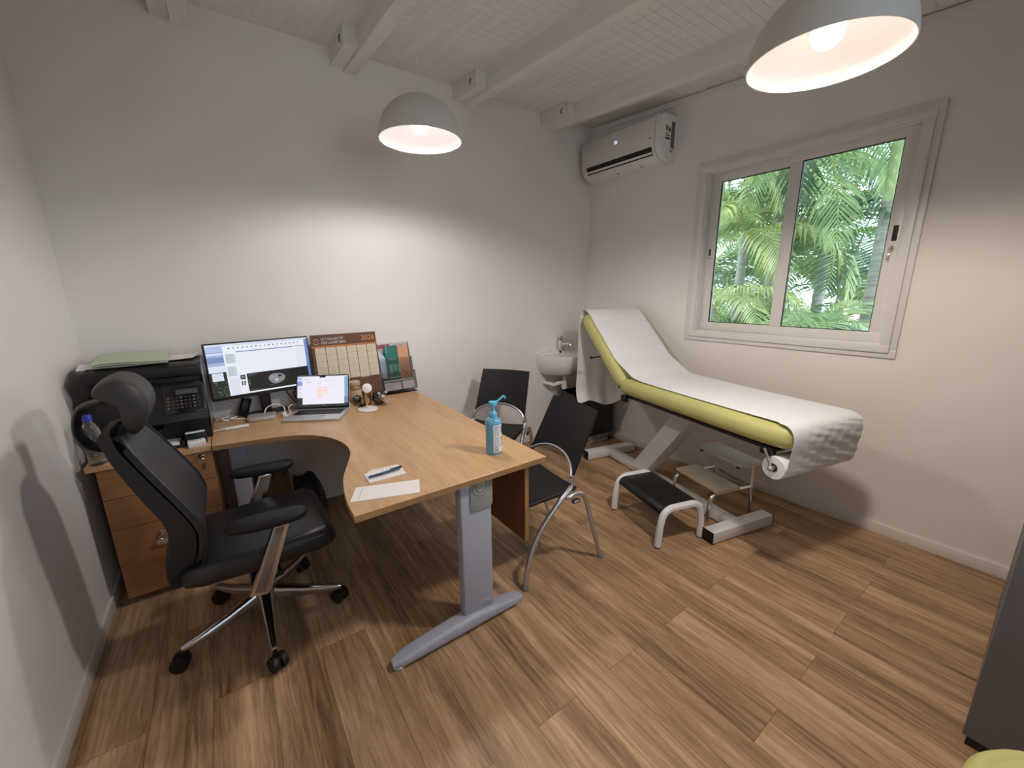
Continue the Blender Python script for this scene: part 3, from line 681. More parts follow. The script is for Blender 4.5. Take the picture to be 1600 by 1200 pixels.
for k, (pts, lb) in enumerate((([(.23, 2.86, 1.0), (.26, 2.87, .87), (.31, 2.85, .765), (.36, 2.82, .728)], 'black cable dropping straight from behind the monitor'),
                               ([(.41, 2.875, .90), (.34, 2.865, .86), (.315, 2.855, .80), (.37, 2.825, .727)], 'outer of the black cables looping behind the laptop'),
                               ([(.41, 2.862, .86), (.365, 2.85, .83), (.35, 2.83, .78), (.40, 2.81, .727)], 'inner of the black cables looping behind the laptop'))):
    cable('monitor_cable', pts, .004, BLKP, lb)
t = thing('power_adapter', 'black power adapter leaning behind the monitor on the left', 'adapter', (.02, 2.852, DZ), 25)
q = MB(); q.box((0, 0, .057), (.05, .03, .11), BLKP, .006, X=RY(22)); q.build('case', t)
t = thing('thermometer', 'slim white thermometer lying near the desk edge by the printer', 'thermometer', (-.04, 2.60, DZ), 2)
q = MB(); q.tube([(-.085, 0, .008), (-.045, 0, .009), (-.03, 0, .011)], [.003, .004, .009], WPL, 10); q.box((.025, 0, .009), (.11, .022, .016), WPL, .006); q.build('body', t)
q = MB(); q.box((.062, 0, .0173), (.02, .008, .0012), flat(60, 66, 90)); q.build('display', t, 0)

# calendar leaning on the wall
t = thing('wall_calendar', 'brown 2026 calendar board leaning on the wall behind the laptop', 'calendar', (.656, 2.80, DZ), 0)
CW, CHh = .42, .462
X = RX(-9)
BRN = flat(96, 62, 44); ORG = flat(196, 120, 70); CREAM = flat(214, 204, 184)
q = MB(); q.b(-CW/2, CW/2, 0, .004, 0, CHh, BRN, X=X); q.build('board', t, 0)
pr_ = MB()
def CQ(u0, u1, v0, v1, m, k=1): pr_.add([(-CW/2+u0*CW, -.0004*k, CHh*(1-v1)), (-CW/2+u1*CW, -.0004*k, CHh*(1-v1)), (-CW/2+u1*CW, -.0004*k, CHh*(1-v0)), (-CW/2+u0*CW, -.0004*k, CHh*(1-v0))], [(0, 1, 2, 3)], m, X)
CQ(.0, 1, .158, .178, ORG)
for c_ in range(6):
    u0 = .045+c_*.158; CQ(u0, u0+.148, .185, .665-.012*(c_ % 2), CREAM)
    CQ(u0+.01, u0+.138, .178, .184, ORG, 2)
    for r_ in range(5):
        v0 = .19+r_*.095; CQ(u0, u0+.148, v0+.088, v0+.0915, flat(140, 112, 86), 2)
        for s_ in range(4): CQ(u0+.012, u0+.10+.03*((c_+r_+s_) % 2), v0+.015+s_*.018, v0+.019+s_*.018, flat(188, 176, 156), 2)
pr_.build('month_grid', t, 0, recalc=False)
lt = MB()
MXZ = Matrix(((1, 0, 0, 0), (0, 0, -1, 0), (0, 1, 0, 0), (0, 0, 0, 1)))
WL = flat(226, 216, 206)
lt.text('LE COLLECTIF', .0225, WL, X @ T(-.148, -.001, CHh-.036) @ MXZ); lt.text('DES LUNETIERS', .0225, WL, X @ T(-.148, -.001, CHh-.061) @ MXZ)
lt.build('title_lettering', t, 0, recalc=False); lt = MB(); lt.text('2026', .046, flat(226, 150, 96), X @ T(.2, -.001, CHh-.052) @ MXZ, 'RIGHT')
lt.build('year_lettering', t, 0, recalc=False)
q = MB()
for a0, a1 in ((20, 160), (200, 340)): q.tube([(-.178+.017*math.cos(math.radians(a)), -.001, CHh-.045+.017*math.sin(math.radians(a))) for a in range(a0, a1+1, 14)], .0013, WL, 5, X=X)
q.tube([(-.186, -.001, CHh-.045), (-.170, -.001, CHh-.045)], .001, WL, 5, X=X)
q.build('round_emblem', t, 0)

# brochure holder with leaflets
ACR = glass_mat('clear_acrylic', (.975, .975, .985, 1), 1.2)
t = thing('brochure_holder', 'clear acrylic three tier leaflet holder at the back corner of the desk', 'leaflet holder', (1.0, 2.80, DZ), 0)
X = T(0, 0, .017) @ RX(-11)
q = MB(); q.b(-.115, .115, .075, .079, .0, .478, ACR, X=X); q.b(-.125, .125, -.002, .09, .002, .006, ACR, X=None); q.build('back_plate', t, 0)
for k, (y0, h0) in enumerate(((.05, .36), (.025, .25), (.0, .145))):
    q = MB(); wv = .118+.004*k
    q.b(-wv, wv, y0, y0+.003, .004, h0, ACR, X=X); q.b(-wv, -wv+.003, y0, y0+.03, .004, h0, ACR, X=X); q.b(wv-.003, wv, y0, y0+.03, .004, h0, ACR, X=X); q.build('pocket', t, 0)
def leaflet(name, x0, x1, z0, z1, y_, m, label, detail=None):
    q = MB(); q.b(x0, x1, y_, y_+.002, z0, z1, m, X=X)
    if detail: detail(q, y_-.0005)
    o = q.build(name, None, 0); o.location = t.location; tag(o, label, 'leaflet', group='leaflets in the clear holder'); return o
def dp(q, y_):
    for k in range(4): q.b(-.10, -.092, y_-.0003, y_, .345+k*.016, .352+k*.016, flat(230, 220, 225), X=X)
leaflet('leaflet', -.112, -.02, .325, .405, .064, flat(186, 74, 116), 'pink leaflet in the top pocket of the clear holder', dp)
leaflet('leaflet', -.012, .08, .335, .40, .066, flat(172, 158, 160), 'greyish leaflet in the top pocket beside the pink one')
def dt(q, y_):
    for k in range(4): q.b(-.062, -.056, y_-.0003, y_, .29+k*.016, .297+k*.016, flat(190, 214, 206), X=X)
    q.text('PENSEZ', .017, flat(196, 220, 212), X @ T(-.05, y_-.0006, .235) @ MXZ)
    for k in range(3): q.b(-.05+.03*k, -.028+.03*k, y_-.0003, y_, .14+.01*(k % 2), .20, flat(126, 178, 168), X=X)
    q.b(-.055, .02, y_-.0003, y_, .10, .11, flat(150, 190, 182), X=X)
leaflet('leaflet', -.072, .022, .085, .335, .036, flat(32, 116, 106), 'teal leaflet with white lettering in the middle pocket', dt)
def dpe(q, y_):
    for k in range(5): q.tube([(.04+.05*s, y_-.0008, .10+k*.022+.018*math.sin(s*3.1+k)) for s in [i/8 for i in range(9)]], .0012, flat(150, 96, 70), 5, X=X)
leaflet('leaflet', .026, .106, .085, .335, .039, flat(214, 160, 124), 'peach leaflet with line drawing right of the teal one', dpe)
q = MB(); q.add([(-.112, .043, .11), (-.055, .042, .09), (-.075, .042, .26), (-.118, .0445, .315), (-.112, .046, .11), (-.055, .045, .09), (-.075, .045, .26), (-.118, .0475, .315)],
                [(0, 1, 2, 3), (7, 6, 5, 4), (0, 4, 5, 1), (1, 5, 6, 2), (2, 6, 7, 3), (3, 7, 4, 0)], flat(196, 212, 236), X)
o = q.build('leaflet', None, 0); o.location = t.location; tag(o, 'pale blue leaflet slanting at the left of the clear holder', 'leaflet', group='leaflets in the clear holder')
def dc(q, y_):
    for k in range(4): q.b(-.10, -.04+.01*(k % 2), y_-.0003, y_, .022+k*.011, .026+k*.011, flat(176, 160, 178), X=X)
leaflet('card_pack', -.112, .012, .012, .068, .012, flat(224, 212, 220), 'white cards in the lowest pocket, left side', dc)
leaflet('card_pack', .020, .110, .012, .070, .012, flat(226, 222, 224), 'white cards in the lowest pocket, right side')
leaflet('booklet', -.112, .11, .075, .086, .014, flat(196, 204, 196), 'pale green booklet edge in the lowest pocket of the holder')

# charger stand, jar, instruments
t = thing('charger_stand', 'white round charging stand with disc head in front of the calendar', 'charger', (.672, 2.515, DZ), -10)
MB().lathe([(.057, 0), (.06, .003), (.06, .009), (.057, .012)], WPL, 36).build('base', t)
q = MB(); q.tube([(0, .012, .012), (0, .012, .11), (.004, .006, .135)], .0035, CHROME, 10); q.build('post', t)
q = MB(); q.lathe([(.027, -.004), (.029, -.001), (.029, .003), (.026, .005)], WPL, 30, T(.006, -.002, .142) @ RX(72)); q.build('disc_head', t)
t = thing('jar', 'amber glass jar with pale label behind the laptop', 'jar', (.660, 2.752, DZ))
AMB = mat('amber_glass', srgb(150, 116, 84), .12, coat=.5)
MB().lathe([(.04, 0), (.044, .005), (.044, .10), (.04, .112), (.036, .118)], AMB, 28).build('glass', t)
MB().lathe([(.038, .117), (.04, .12), (.04, .142), (.036, .146)], flat(192, 168, 140), 28).build('lid', t)
MB().lathe([(.0446, .03), (.0446, .09)], flat(206, 180, 146), 28, caps=False).build('paper_label', t)
q = MB(); q.add([(0, 0, 0), (.036, -.02, 0), (.03, .05, 0), (0, .03, .035), (0, .002, 0), (.036, -.018, .0015), (.03, .052, .0015), (0, .032, .037)], [(0, 1, 2, 3), (7, 6, 5, 4), (0, 4, 5, 1), (1, 5, 6, 2), (2, 6, 7, 3), (3, 7, 4, 0)], flat(226, 206, 170))
tag(q.build('folded_note', None, 0), 'small cream folded note between laptop and jar', 'note', (.592, 2.69, DZ), 0)
t = thing('brass_holder', 'small brass upright holder beside the white charging disc', 'holder', (.70, 2.60, DZ), 15)
q = MB(); q.b(-.026, .026, -.02, .02, 0, .012, BRASS, .003); q.build('foot', t)
q = MB(); q.b(-.026, -.018, -.014, .014, .012, .105, BRASS, .003); q.b(.018, .026, -.014, .014, .012, .105, BRASS, .003); q.b(-.026, .026, -.014, .014, .098, .108, BRASS, .003); q.tube([(0, 0, .108), (.002, 0, .135)], [.004, .006], BRASS, 10); q.build('bracket', t)
DKCH = mat('dark_chrome', (.10, .10, .10, 1), .12, metal=1)
t = thing('examination_lens', 'shiny dark round metal instrument with chrome fittings by the leaflet holder', 'instrument', (.775, 2.60, DZ), 20)
q = MB(); q.sphere((0, 0, .05), .05, DKCH, 24, (1, .8, 1)); q.build('head', t)
q = MB(); q.cyl((0, -.03, .05), (0.005, -.055, .045), .022, CHROME, 18); q.cyl((-.025, -.03, .08), (-.03, -.04, .088), .01, CHROME, 12); q.cyl((.025, -.03, .08), (.03, -.04, .088), .01, CHROME, 12); q.tube([(.0, -.05, .045), (.01, -.075, .018)], .005, CHROME, 8); q.build('fitting', t)
t = thing('otoscope', 'slim silver otoscope lying with its round head up beside the laptop', 'otoscope', (.655, 2.668, DZ), -50)
q = MB(); q.tube([(.062, -.046, .012), (.03, -.024, .022), (.012, -.008, .03)], [.011, .011, .008], DKCH, 12); q.build('handle', t)
q = MB(); q.sphere((0, 0, .042), .026, DKCH, 18); q.cyl((0, -.01, .045), (-.006, -.032, .05), .015, CHROME, 14); q.build('head', t)

# sanitizer
t = thing('sanitizer_bottle', 'light blue pump bottle of hand gel at the desk corner', 'bottle', (.936, 1.462, DZ), -12)
BLU = mat('blue_gel_bottle', srgb(96, 168, 204), .22, coat=.4); BLU2 = mat('blue_pump_plastic', srgb(96, 184, 226), .35)
MB().lathe([(.034, 0), (.0365, .004), (.0365, .145), (.034, .156), (.024, .168), (.016, .172)], BLU, 36).build('bottle', t)
q = MB(); q.lathe([(.0185, .166), (.0185, .19), (.013, .197), (.008, .203), (.0075, .224), (.018, .226), (.0195, .234), (.0185, .243), (.006, .246)], BLU2, 24)
q.tube(cr_spline([(.005, 0, .237), (.03, .004, .246), (.05, .007, .259), (.058, .008, .259), (.064, .009, .248)], 4), .0045, BLU2, 10); q.build('pump', t)
q = MB(); rr = .0369
def lab(a0, a1, z0, z1, m, k=0):
    n = max(2, int((a1-a0)/6)); r_ = rr+.0002*k
    q.add([(r_*math.cos(math.radians(a0+(a1-a0)*i/n)), r_*math.sin(math.radians(a0+(a1-a0)*i/n)), z) for z in (z0, z1) for i in range(n+1)], [(i, i+1, n+2+i, n+1+i) for i in range(n)], m)
lab(-112, 20, .012, .142, flat(232, 236, 240))
GT = flat(120, 134, 150)
for k in range(6): lab(-106, -62-6*(k % 2), .132-k*.0075, .135-k*.0075, flat(84, 100, 124) if k in (0, 1) else GT, 1)
for k in range(14): lab(-106, -58-4*(k % 3), .085-k*.0035, .0865-k*.0035, flat(168, 178, 190), 1)
for k in range(9): lab(-106+k*4, -104.2+k*4, .016, .03, flat(70, 74, 80), 1)
lab(-66, -60, .034, .038, GT, 1); lab(-48, 12, .10, .135, flat(60, 96, 150), 1); lab(-48, -20, .062, .082, flat(120, 84, 60), 1); lab(-48, 12, .036, .056, flat(70, 130, 200), 1); lab(-106, -84, .0335, .038, GT, 1)
q.build('label', t, 40, recalc=False)

# papers near the desk front
def poly(name, pts, z, th, m, label, cat, det=None):
    cx = sum(p[0] for p in pts)/len(pts); cy = sum(p[1] for p in pts)/len(pts)
    q = MB(); q.prism([(a-cx, b-cy) for a, b in pts], 0, th, m)
    if det: det(q, cx, cy, th)
    return tag(q.build(name, None, 0), label, cat, (cx, cy, z))
def d_env(q, cx, cy, th):
    a, b = Vector((.302, 1.3795)), Vector((.348, 1.4785)); n = Vector((.006, -.003)); 
    q.add([(p.x-cx, p.y-cy, th+.0002) for p in (a, a+n*.25, b+n*.25, b)], [(0, 1, 2, 3)], flat(150, 156, 180))
poly('envelope', [(.278, 1.388), (.507, 1.308), (.547, 1.408), (.325, 1.488)], DZ, .003, PAPER2, 'long white envelope lying at the front edge of the desk', 'envelope', d_env)
poly('note_pad', [(0.378, 1.497), (0.527, 1.491), (0.53, 1.581), (0.383, 1.584)], DZ, .004, PAPER2, 'white note pad under the dark pen', 'note pad')
CARD = [(0.382, 1.559), (0.41, 1.603), (0.527, 1.594), (0.524, 1.548)]
def d_scale(q, cx, cy, th):
    a, b = Vector(CARD[1]), Vector(CARD[2]); dn = (Vector(CARD[0])-a).normalized(); al = (b-a).normalized()
    for k in range(9):
        p = a+(b-a)*((k+.5)/9)+dn*.006; ln = .013 if k % 3 == 0 else .008
        q.add([(v.x-cx, v.y-cy, th+.0002) for v in (p, p+al*.004, p+al*.004+dn*ln, p+dn*ln)], [(0, 1, 2, 3)], flat(150, 130, 140))
poly('measuring_card', CARD, DZ+.0042, .0015, PAPER2, 'white card with scale marks on the note pad', 'card', d_scale)
t = thing('pen', 'dark blue ballpoint pen resting on the note pad', 'pen', (.447, 1.531, DZ+.0125), 5)
PENB = mat('dark_blue_plastic', srgb(28, 62, 92), .3)
q = MB(); q.tube([(-.064, 0, 0), (-.058, 0, 0), (-.02, 0, 0), (.07, 0, 0)], [.0032, .0048, .0056, .0056], PENB, 12); q.build('barrel', t)
q = MB(); q.tube([(-.078, 0, 0), (-.064, 0, 0)], [.0008, .003], SILV, 10); q.build('tip', t)
q = MB(); q.box((.052, 0, .0075), (.05, .005, .0025), mat('navy_clip', srgb(20, 30, 46), .3), .001); q.box((.074, 0, .004), (.008, .005, .009), mat('navy_clip', srgb(20, 30, 46), .3), .001); q.build('clip', t)

# ================================================================== VISITOR CHAIRS
def visitor_chair(label, loc, rz):
    t = thing('visitor_chair', label, 'chair', loc, rz, 'black plastic visitor chairs')
    def bx(z): return .186-.165*(z-.50)/.33
    q = MB()
    def bk(u, v):
        y = (u-.5)*2*(.205-.012*v); zl = .49+.095*math.sqrt(max(0, 1-(y/.207)**2)); z = zl+(.835-zl)*v
        return (bx(z)-.028*(1-(y/.205)**2), y, z)
    q.grid(bk, 20, 10, CHARC, .011); q.build('backrest', t, 40)
    q = MB()
    def st(u, v):
        x = .15+.345*u; y = (v-.5)*2*(.205+.01*u)
        return (x, y, .452-.012*(1-(y/.21)**2)-.02*max(0, u-.8)**2*25*.3-.008*math.sin(u*PI))
    q.grid(st, 14, 14, CHARC, .014); 
    for s in (-1, 1): q.tube([(.16, s*.203, .44), (.33, s*.208, .436), (.485, s*.213, .43)], [.011, .012, .010], CHARC, 8)
    q.build('seat', t, 40)
    for s in (-1, 1):
        yo = .245*s
        P = [(.490, yo, .012), (.475, yo*.99, .10), (.445, yo*.975, .19), (.385, yo*.95, .295), (.29, yo*.92, .39), (.215, yo*.89, .442), (.186, yo*.87, .475), (.184, yo*.855, .52)]
        MB().tube(cr_spline(P, 5), .0125, SILV, 12).build('front_leg', t)
        MB().lathe([(.013, 0), (.019, .004), (.017, .02), (.012, .03)], flat(120, 122, 128, .4), 14, T(.49, yo, 0)).build('foot_cap', t)
        P = [(.0, yo, .012), (.028, yo*.99, .10), (.058, yo*.98, .2), (.088, yo*.965, .31), (.108, yo*.955, .375), (.135, yo*.945, .415), (.175, yo*.93, .425), (.225, yo*.90, .415), (.28, yo*.5, .418), (.28, 0, .418)]
        MB().tube(cr_spline(P, 5), .0125, SILV, 12).build('rear_leg', t)
        MB().lathe([(.013, 0), (.019, .004), (.017, .02), (.012, .03)], flat(120, 122, 128, .4), 14, T(.0, yo, 0)).build('foot_cap', t)
        q = MB(); q.prism(rrect(.05, .022, .0105), 0, .014, flat(40, 41, 44), .002, T(.175, yo*.99, .39) @ RX(90)); q.prism(rrect(.034, .01, .0045), -.001, .015, flat(190, 192, 198), .001, T(.175, yo*.99, .39) @ RX(90)); q.build('linking_clip', t)
    P = []
    for k in range(25):
        a = PI*k/24; y = .2095*math.cos(a); z = .49+.10*math.sin(a); P.append((bx(z)-.028*(1-(y/.21)**2)+.010, y, z))
    MB().tube(P, .008, SILV, 10).build('back_arch', t)
    return t
visitor_chair('black visitor chair with silver legs nearest the viewer, at the desk corner', (1.5475, 1.555, 0), 174.3)
visitor_chair('black visitor chair by the back wall, behind the blue pump bottle', (1.777, 2.567, 0), 214.8)

# ================================================================== OFFICE CHAIR
t = thing('office_chair', 'black leather swivel office chair with headrest behind the desk', 'office chair', (-.015, 1.92, 0), 1)
q = MB(); q.lathe([(.045, .095), (.052, .105), (.05, .165), (.038, .175)], ALUPOL, 24); q.build('hub', t)
for k in range(5):
    a = -91+72*k; X = RZ(a); rg = []
    for u in (0, .15, .4, .7, .93, 1):
        r_ = .03+.285*u; z = .137-.052*u-.01*math.sin(PI*u); w_ = .052-.024*u; h_ = .062-.036*u
        if u == 1: w_ *= .7; h_ *= .8
        rg.append([(r_, y_, z+zz) for y_, zz in rrect(w_, h_, min(w_, h_)*.35, 3)])
    MB().loft(rg, ALUPOL, X=X).build('base_leg', t)
    q = MB(); s_ = (25, 140, 60, 200, -30)[k]; Y = X @ T(.312, 0, 0) @ RZ(s_)
    q.cyl((0, 0, .05), (0, 0, .082), .009, BLKP, 12, X=Y); q.box((.004, 0, .042), (.05, .018, .026), BLKP, .008, X=Y)
    for s in (-1, 1): q.lathe([(.012, -.011), (.029, -.011), (.031, -.007), (.031, .007), (.029, .011), (.012, .011)], BLKP, 24, Y @ T(.012, s*.017, .031) @ RX(90))
    q.build('caster', t)
q = MB(); q.cyl((0, 0, .16), (0, 0, .27), .026, BLKP, 18); q.cyl((0, 0, .27), (0, 0, .36), .016, CHROME, 16); q.build('gas_lift', t)
q = MB(); q.box((0, 0, .365), (.26, .16, .06), BLKP, .012); q.tube([(.06, -.06, .36), (.06, -.2, .355), (.06, -.235, .35)], [.006, .006, .012], BLKP, 8); q.tube([(.0, .06, .36), (.0, .2, .355)], [.006, .012], BLKP, 8); q.build('tilt_mechanism', t)
rg = []
for x, w_, zt, zb in ((-.245, .36, .455, .41), (-.235, .42, .472, .395), (-.18, .47, .482, .39), (0, .50, .478, .385), (.15, .50, .485, .385), (.24, .48, .485, .382), (.268, .45, .472, .385), (.286, .40, .445, .40)):
    rg.append([(x, y_, (zt+zb)/2+zz) for y_, zz in rrect(w_, zt-zb, min(.042, (zt-zb)*.45), 5)])
q = MB(); q.loft(rg, LEATH); seat = q.build('seat', t, 60)
q = MB()
for z_ in (.458,): q.tube([(-.235, -.19, z_), (-.1, -.243, z_), (.1, -.252, z_), (.23, -.243, z_+.002), (.276, -.19, z_-.005), (.287, 0, z_-.01), (.276, .19, z_-.005), (.23, .243, z_+.002), (.1, .252, z_), (-.1, .243, z_), (-.235, .19, z_)], .004, LEATH, 6)
q.build('seam_piping', seat)
prof_f = [(-.185, .44), (-.163, .50), (-.148, .56), (-.142, .62), (-.158, .68), (-.188, .75), (-.222, .82), (-.262, .90), (-.292, .96), (-.305, .99)]
hw = [.19, .21, .225, .235, .238, .235, .228, .212, .19, .155]
def ringback(x, z, w_, th0, th1, sag):
    n = 10; out = []
    for k in range(n+1):
        y_ = -w_+2*w_*k/n; out.append((x+th1-sag*(1-(y_/w_)**2)-.018*abs(y_/w_)**8, y_, z))
    for k in range(n, -1, -1):
        y_ = -w_+2*w_*k/n; out.append((x-th0+.014*abs(y_/w_)**6-sag*.6*(1-(y_/w_)**2), y_, z-.01))
    return out
rg = [ringback(x, z, w_-.012, .035 if 0 < i < 9 else .02, .012 if 0 < i < 9 else -.01, .022) for i, ((x, z), w_) in enumerate(zip(prof_f, hw))]
q = MB(); q.loft(rg, LEATH2); bc = q.build('back_cushion', t, 60)
for s in (-1, 1): MB().tube(cr_spline([(x-.004+.0, s*(w_-.010), z) for (x, z), w_ in zip(prof_f, hw)], 3), .005, LEATH, 6).build('seam_piping', bc)
prof_b = [(-.280, .385), (-.285, .44), (-.280, .50), (-.262, .57), (-.248, .63), (-.262, .70), (-.292, .77), (-.325, .85), (-.355, .93), (-.378, .985)]
hwb = [.15, .19, .21, .22, .23, .232, .225, .212, .195, .15]
rg = []
for i, ((xb, zb), w_) in enumerate(zip(prof_b, hwb)):
    xf, zf = prof_f[i]; n = 10; out = []
    for k in range(n+1):
        y_ = -w_+2*w_*k/n; out.append((xf-.030-.02*(1-(y_/w_)**2), y_, zf if i else zf-.05))
    for k in range(n, -1, -1):
        y_ = -w_+2*w_*k/n; out.append((xb+.01*abs(y_/w_)**8, y_, zb))
    rg.append(out)
q = MB(); q.loft(rg, MESHF); q.build('back_shell', t, 60)
q = MB(); q.tube(cr_spline([(-.27, 0, .40), (-.25, 0, .36), (-.17, 0, .345), (-.08, 0, .35)], 4), .022, BLKP, 10, flat=2.0); q.build('back_bracket', t)
# headrest: crescent pad on a looping strap
cres = [(-.268, .985), (-.236, 1.02), (-.216, 1.075), (-.222, 1.13), (-.252, 1.175), (-.30, 1.195), (-.345, 1.178), (-.362, 1.15), (-.345, 1.135), (-.312, 1.115), (-.298, 1.075), (-.300, 1.03), (-.288, .992)]
cc = cr_spline([(a, b, 0) for a, b in cres], 3, True); cx_ = sum(p.x for p in cc)/len(cc); cz_ = sum(p.y for p in cc)/len(cc)
rg = []
for y_, s in ((-.132, .45), (-.128, .72), (-.118, .9), (-.095, .98), (-.05, 1), (0, 1), (.05, 1), (.095, .98), (.118, .9), (.128, .72), (.132, .45)):
    dx = .3*y_*y_-.012
    rg.append([(cx_+(p.x-cx_)*s*.94+dx, y_, cz_-.012+(p.y-cz_)*s*.94) for p in cc])
q = MB(); q.loft(rg, LEATH2); hd = q.build('headrest', t, 60)
q = MB(); q.tube(cr_spline([(-.31, 0, 1.075), (-.36, 0, 1.088), (-.41, 0, 1.08), (-.43, 0, 1.045), (-.437, 0, .995), (-.422, 0, .95), (-.40, 0, .93), (-.36, 0, .915), (-.335, 0, .89)], 5), .042, BLKP, 12, up=(0, 1, 0), flat=.24); q.build('headrest_bracket', t, 50)
for s in (-1, 1):
    q = MB(); rg = []
    for x, w_, h_ in ((-.095, .03, .012), (-.088, .055, .024), (-.06, .08, .034), (.0, .094, .036), (.08, .094, .036), (.14, .082, .034), (.165, .056, .024), (.172, .03, .012)):
        rg.append([(x, y_, zz+.002*(x/.1)**2) for y_, zz in rrect(w_, h_, h_*.42, 4)])
    q.loft(rg, CHARC, X=T(.005 if s < 0 else .04, s*.268, .613) @ RZ(-9)); ap = q.build('arm_pad', t, 60)
    q = MB()
    pl = [(-.052, .325), (.006, .312), (.022, .33), (.112, .575), (.105, .585), (.062, .585)]
    q.prism(pl, -.014, .014, ALUPOL, .004, T(0, s*.268, 0) @ RX(90))
    q.b(.072, .102, s*.268-.008, s*.268+.008, .575, .605, CHROME, .002)
    q.tube(cr_spline([(-.02, s*.262, .335), (-.02, s*.24, .335), (-.015, s*.17, .35), (-.01, s*.06, .365)], 4), .016, ALUPOL, 10, flat=1.6)
    ar = q.build('arm_post', t)
    q = MB(); q.prism([(-.036, .335), (.0, .327), (.094, .572), (.066, .576)], -.0165, .0165, flat(116, 104, 94, .35), .001, T(0, s*.268, 0) @ RX(90)); q.build('arm_inlay', ar)

# ================================================================== EXAMINATION COUCH
CX, CY, CRZ = 2.389, .973, -13
t = thing('examination_couch', 'lime green examination couch with raised head under the window', 'examination couch', (CX, CY, 0), CRZ)
def bar(mb, p0, p1, w_, h_, m, bev=.006):
    mb.tube([p0, p1], 1, m, 4) if False else None
q = MB(); q.b(-.27, .235, -.04, .035, .006, .075, BEDM, .004); q.build('foot_bar', t)
for x in (-.2695, .2345): MB().b(x-.002, x+.002, -.0415, .0365, .004, .077, BLKP, .002).build('end_cap', t)
q = MB(); q.b(-.27, .235, 1.255, 1.33, .006, .075, BEDM, .004); q.build('head_bar', t)
for x in (-.2695, .2345): MB().b(x-.002, x+.002, 1.2535, 1.3315, .004, .077, BLKP, .002).build('end_cap', t)
q = MB(); q.b(-.055, .015, .035, 1.255, .010, .070, BEDM, .004); q.build('spine', t)
q = MB(); hy = .078
q.loft([[(x, y_, z) for x, y_ in ((-.085, yc-hy), (.045, yc-hy), (.045, yc+hy), (-.085, yc+hy))] for yc, z in ((.84, .069), (.40, .665))], BEDM); q.build('column', t, 0)
q = MB(); q.b(-.25, .25, -.30, .84, .672, .690, BLKP, .004)
q.b(-.275, -.235, -.30, -.24, .655, .690, BLKP, .004); q.b(-.275, -.245, .80, .85, .64, .69, BLKP, .004); q.b(.20, .25, -.30, -.24, .655, .69, BLKP, .004); q.build('top_frame', t)
def cushring(y_, zc_, w_, th, nrm=(0, 1)):
    return [(a, y_+b_*nrm[0], zc_+b_*nrm[1]) for a, b_ in rrect(w_, th, th*.44, 6)]
rg = [cushring(*r_) for r_ in ((-.372, .758, .44, .05), (-.365, .755, .50, .085), (-.335, .754, .545, .11), (-.27, .753, .565, .12), (0, .753, .57, .124), (.4, .753, .57, .124), (.78, .753, .57, .124), (.84, .752, .565, .115), (.858, .752, .55, .09))]
q = MB(); q.loft(rg, VINYL); q.build('seat_cushion', t, 60)
ha = math.radians(40.5); dv = (math.cos(ha), math.sin(ha)); nv = (-math.sin(ha), math.cos(ha))
H0 = (.845, .752)
rg = []
for s_, w_, th in ((.018, .55, .09), (.036, .565, .112), (.09, .57, .122), (.4, .57, .122), (.62, .57, .12), (.685, .56, .112), (.72, .52, .085), (.728, .46, .05)):
    rg.append(cushring(H0[0]+dv[0]*s_, H0[1]+dv[1]*s_, w_, th, nv))
q = MB(); q.loft(rg, VINYL); q.build('head_cushion', t, 60)
q = MB(); 
q.loft([[(x, H0[0]+dv[0]*s_+nv[0]*b_, H0[1]+dv[1]*s_+nv[1]*b_) for x, b_ in ((-.24, -.075), (.24, -.075), (.24, -.062), (-.24, -.062))] for s_ in (.04, .62)], BLKP)
q.tube([(-.2, H0[0]+dv[0]*.3+nv[0]*-.07, H0[1]+dv[1]*.3+nv[1]*-.07), (-.2, .80, .68)], .009, SILV, 8)
q.cyl((-.22, H0[0]+dv[0]*.36-nv[0]*.08, H0[1]+dv[1]*.36-nv[1]*.08), (-.31, H0[0]+dv[0]*.37-nv[0]*.1, H0[1]+dv[1]*.37-nv[1]*.1), .006, BLKP, 8); q.sphere((-.315, H0[0]+dv[0]*.37-nv[0]*.1, H0[1]+dv[1]*.37-nv[1]*.1), .012, BLKP, 10)
q.build('head_support', t)
RC = (-.315, .602)
q = MB()
for x in (-.285, .285): q.tube([(x, -.27, .69), (x, -.30, .64), (x, RC[0], RC[1]-.004)], .007, SILV, 8)
q.cyl((-.295, RC[0], RC[1]), (.295, RC[0], RC[1]), .011, SILV, 12); q.sphere((-.29, RC[0], RC[1]), .013, SILV, 10); q.build('roll_holder', t)

# paper roll: roll at the foot, sheet over the cushions, tail hanging behind the head
t = thing('couch_paper_roll', 'white paper roll whose sheet covers the couch and hangs behind its head', 'paper roll', (CX, CY, 0), CRZ)
q = MB(); rr_ = .056
n_ = 30
def rring(x, r_): return [(x, RC[0]+r_*math.cos(2*PI*k/n_), RC[1]+r_*math.sin(2*PI*k/n_)) for k in range(n_)]
q.loft([rring(-.268, .021), rring(-.268, rr_), rring(.268, rr_), rring(.268, .021)], PAPER, caps=False); q.build('roll', t, 40)
q = MB(); q.loft([rring(-.2685, .0195), rring(-.2685, .023), rring(.2685, .023), rring(.2685, .0195)], CARDB, caps=False, loop=True); q.build('core', t, 40)
path = [(RC[0]-.02, RC[1]-rr_-.001), (RC[0]-.05, RC[1]-.03), (RC[0]-rr_-.002, RC[1]+.01), (-.378, .67), (-.384, .735), (-.378, .785), (-.352, .815), (-.30, .823), (-.15, .822), (0, .8205), (.2, .820), (.45, .820), (.65, .8225), (.75, .834), (.82, .866)]
for s_ in (.2, .3, .4, .5, .6, .68): path.append((H0[0]+dv[0]*s_+nv[0]*.066, H0[1]+dv[1]*s_+nv[1]*.066))
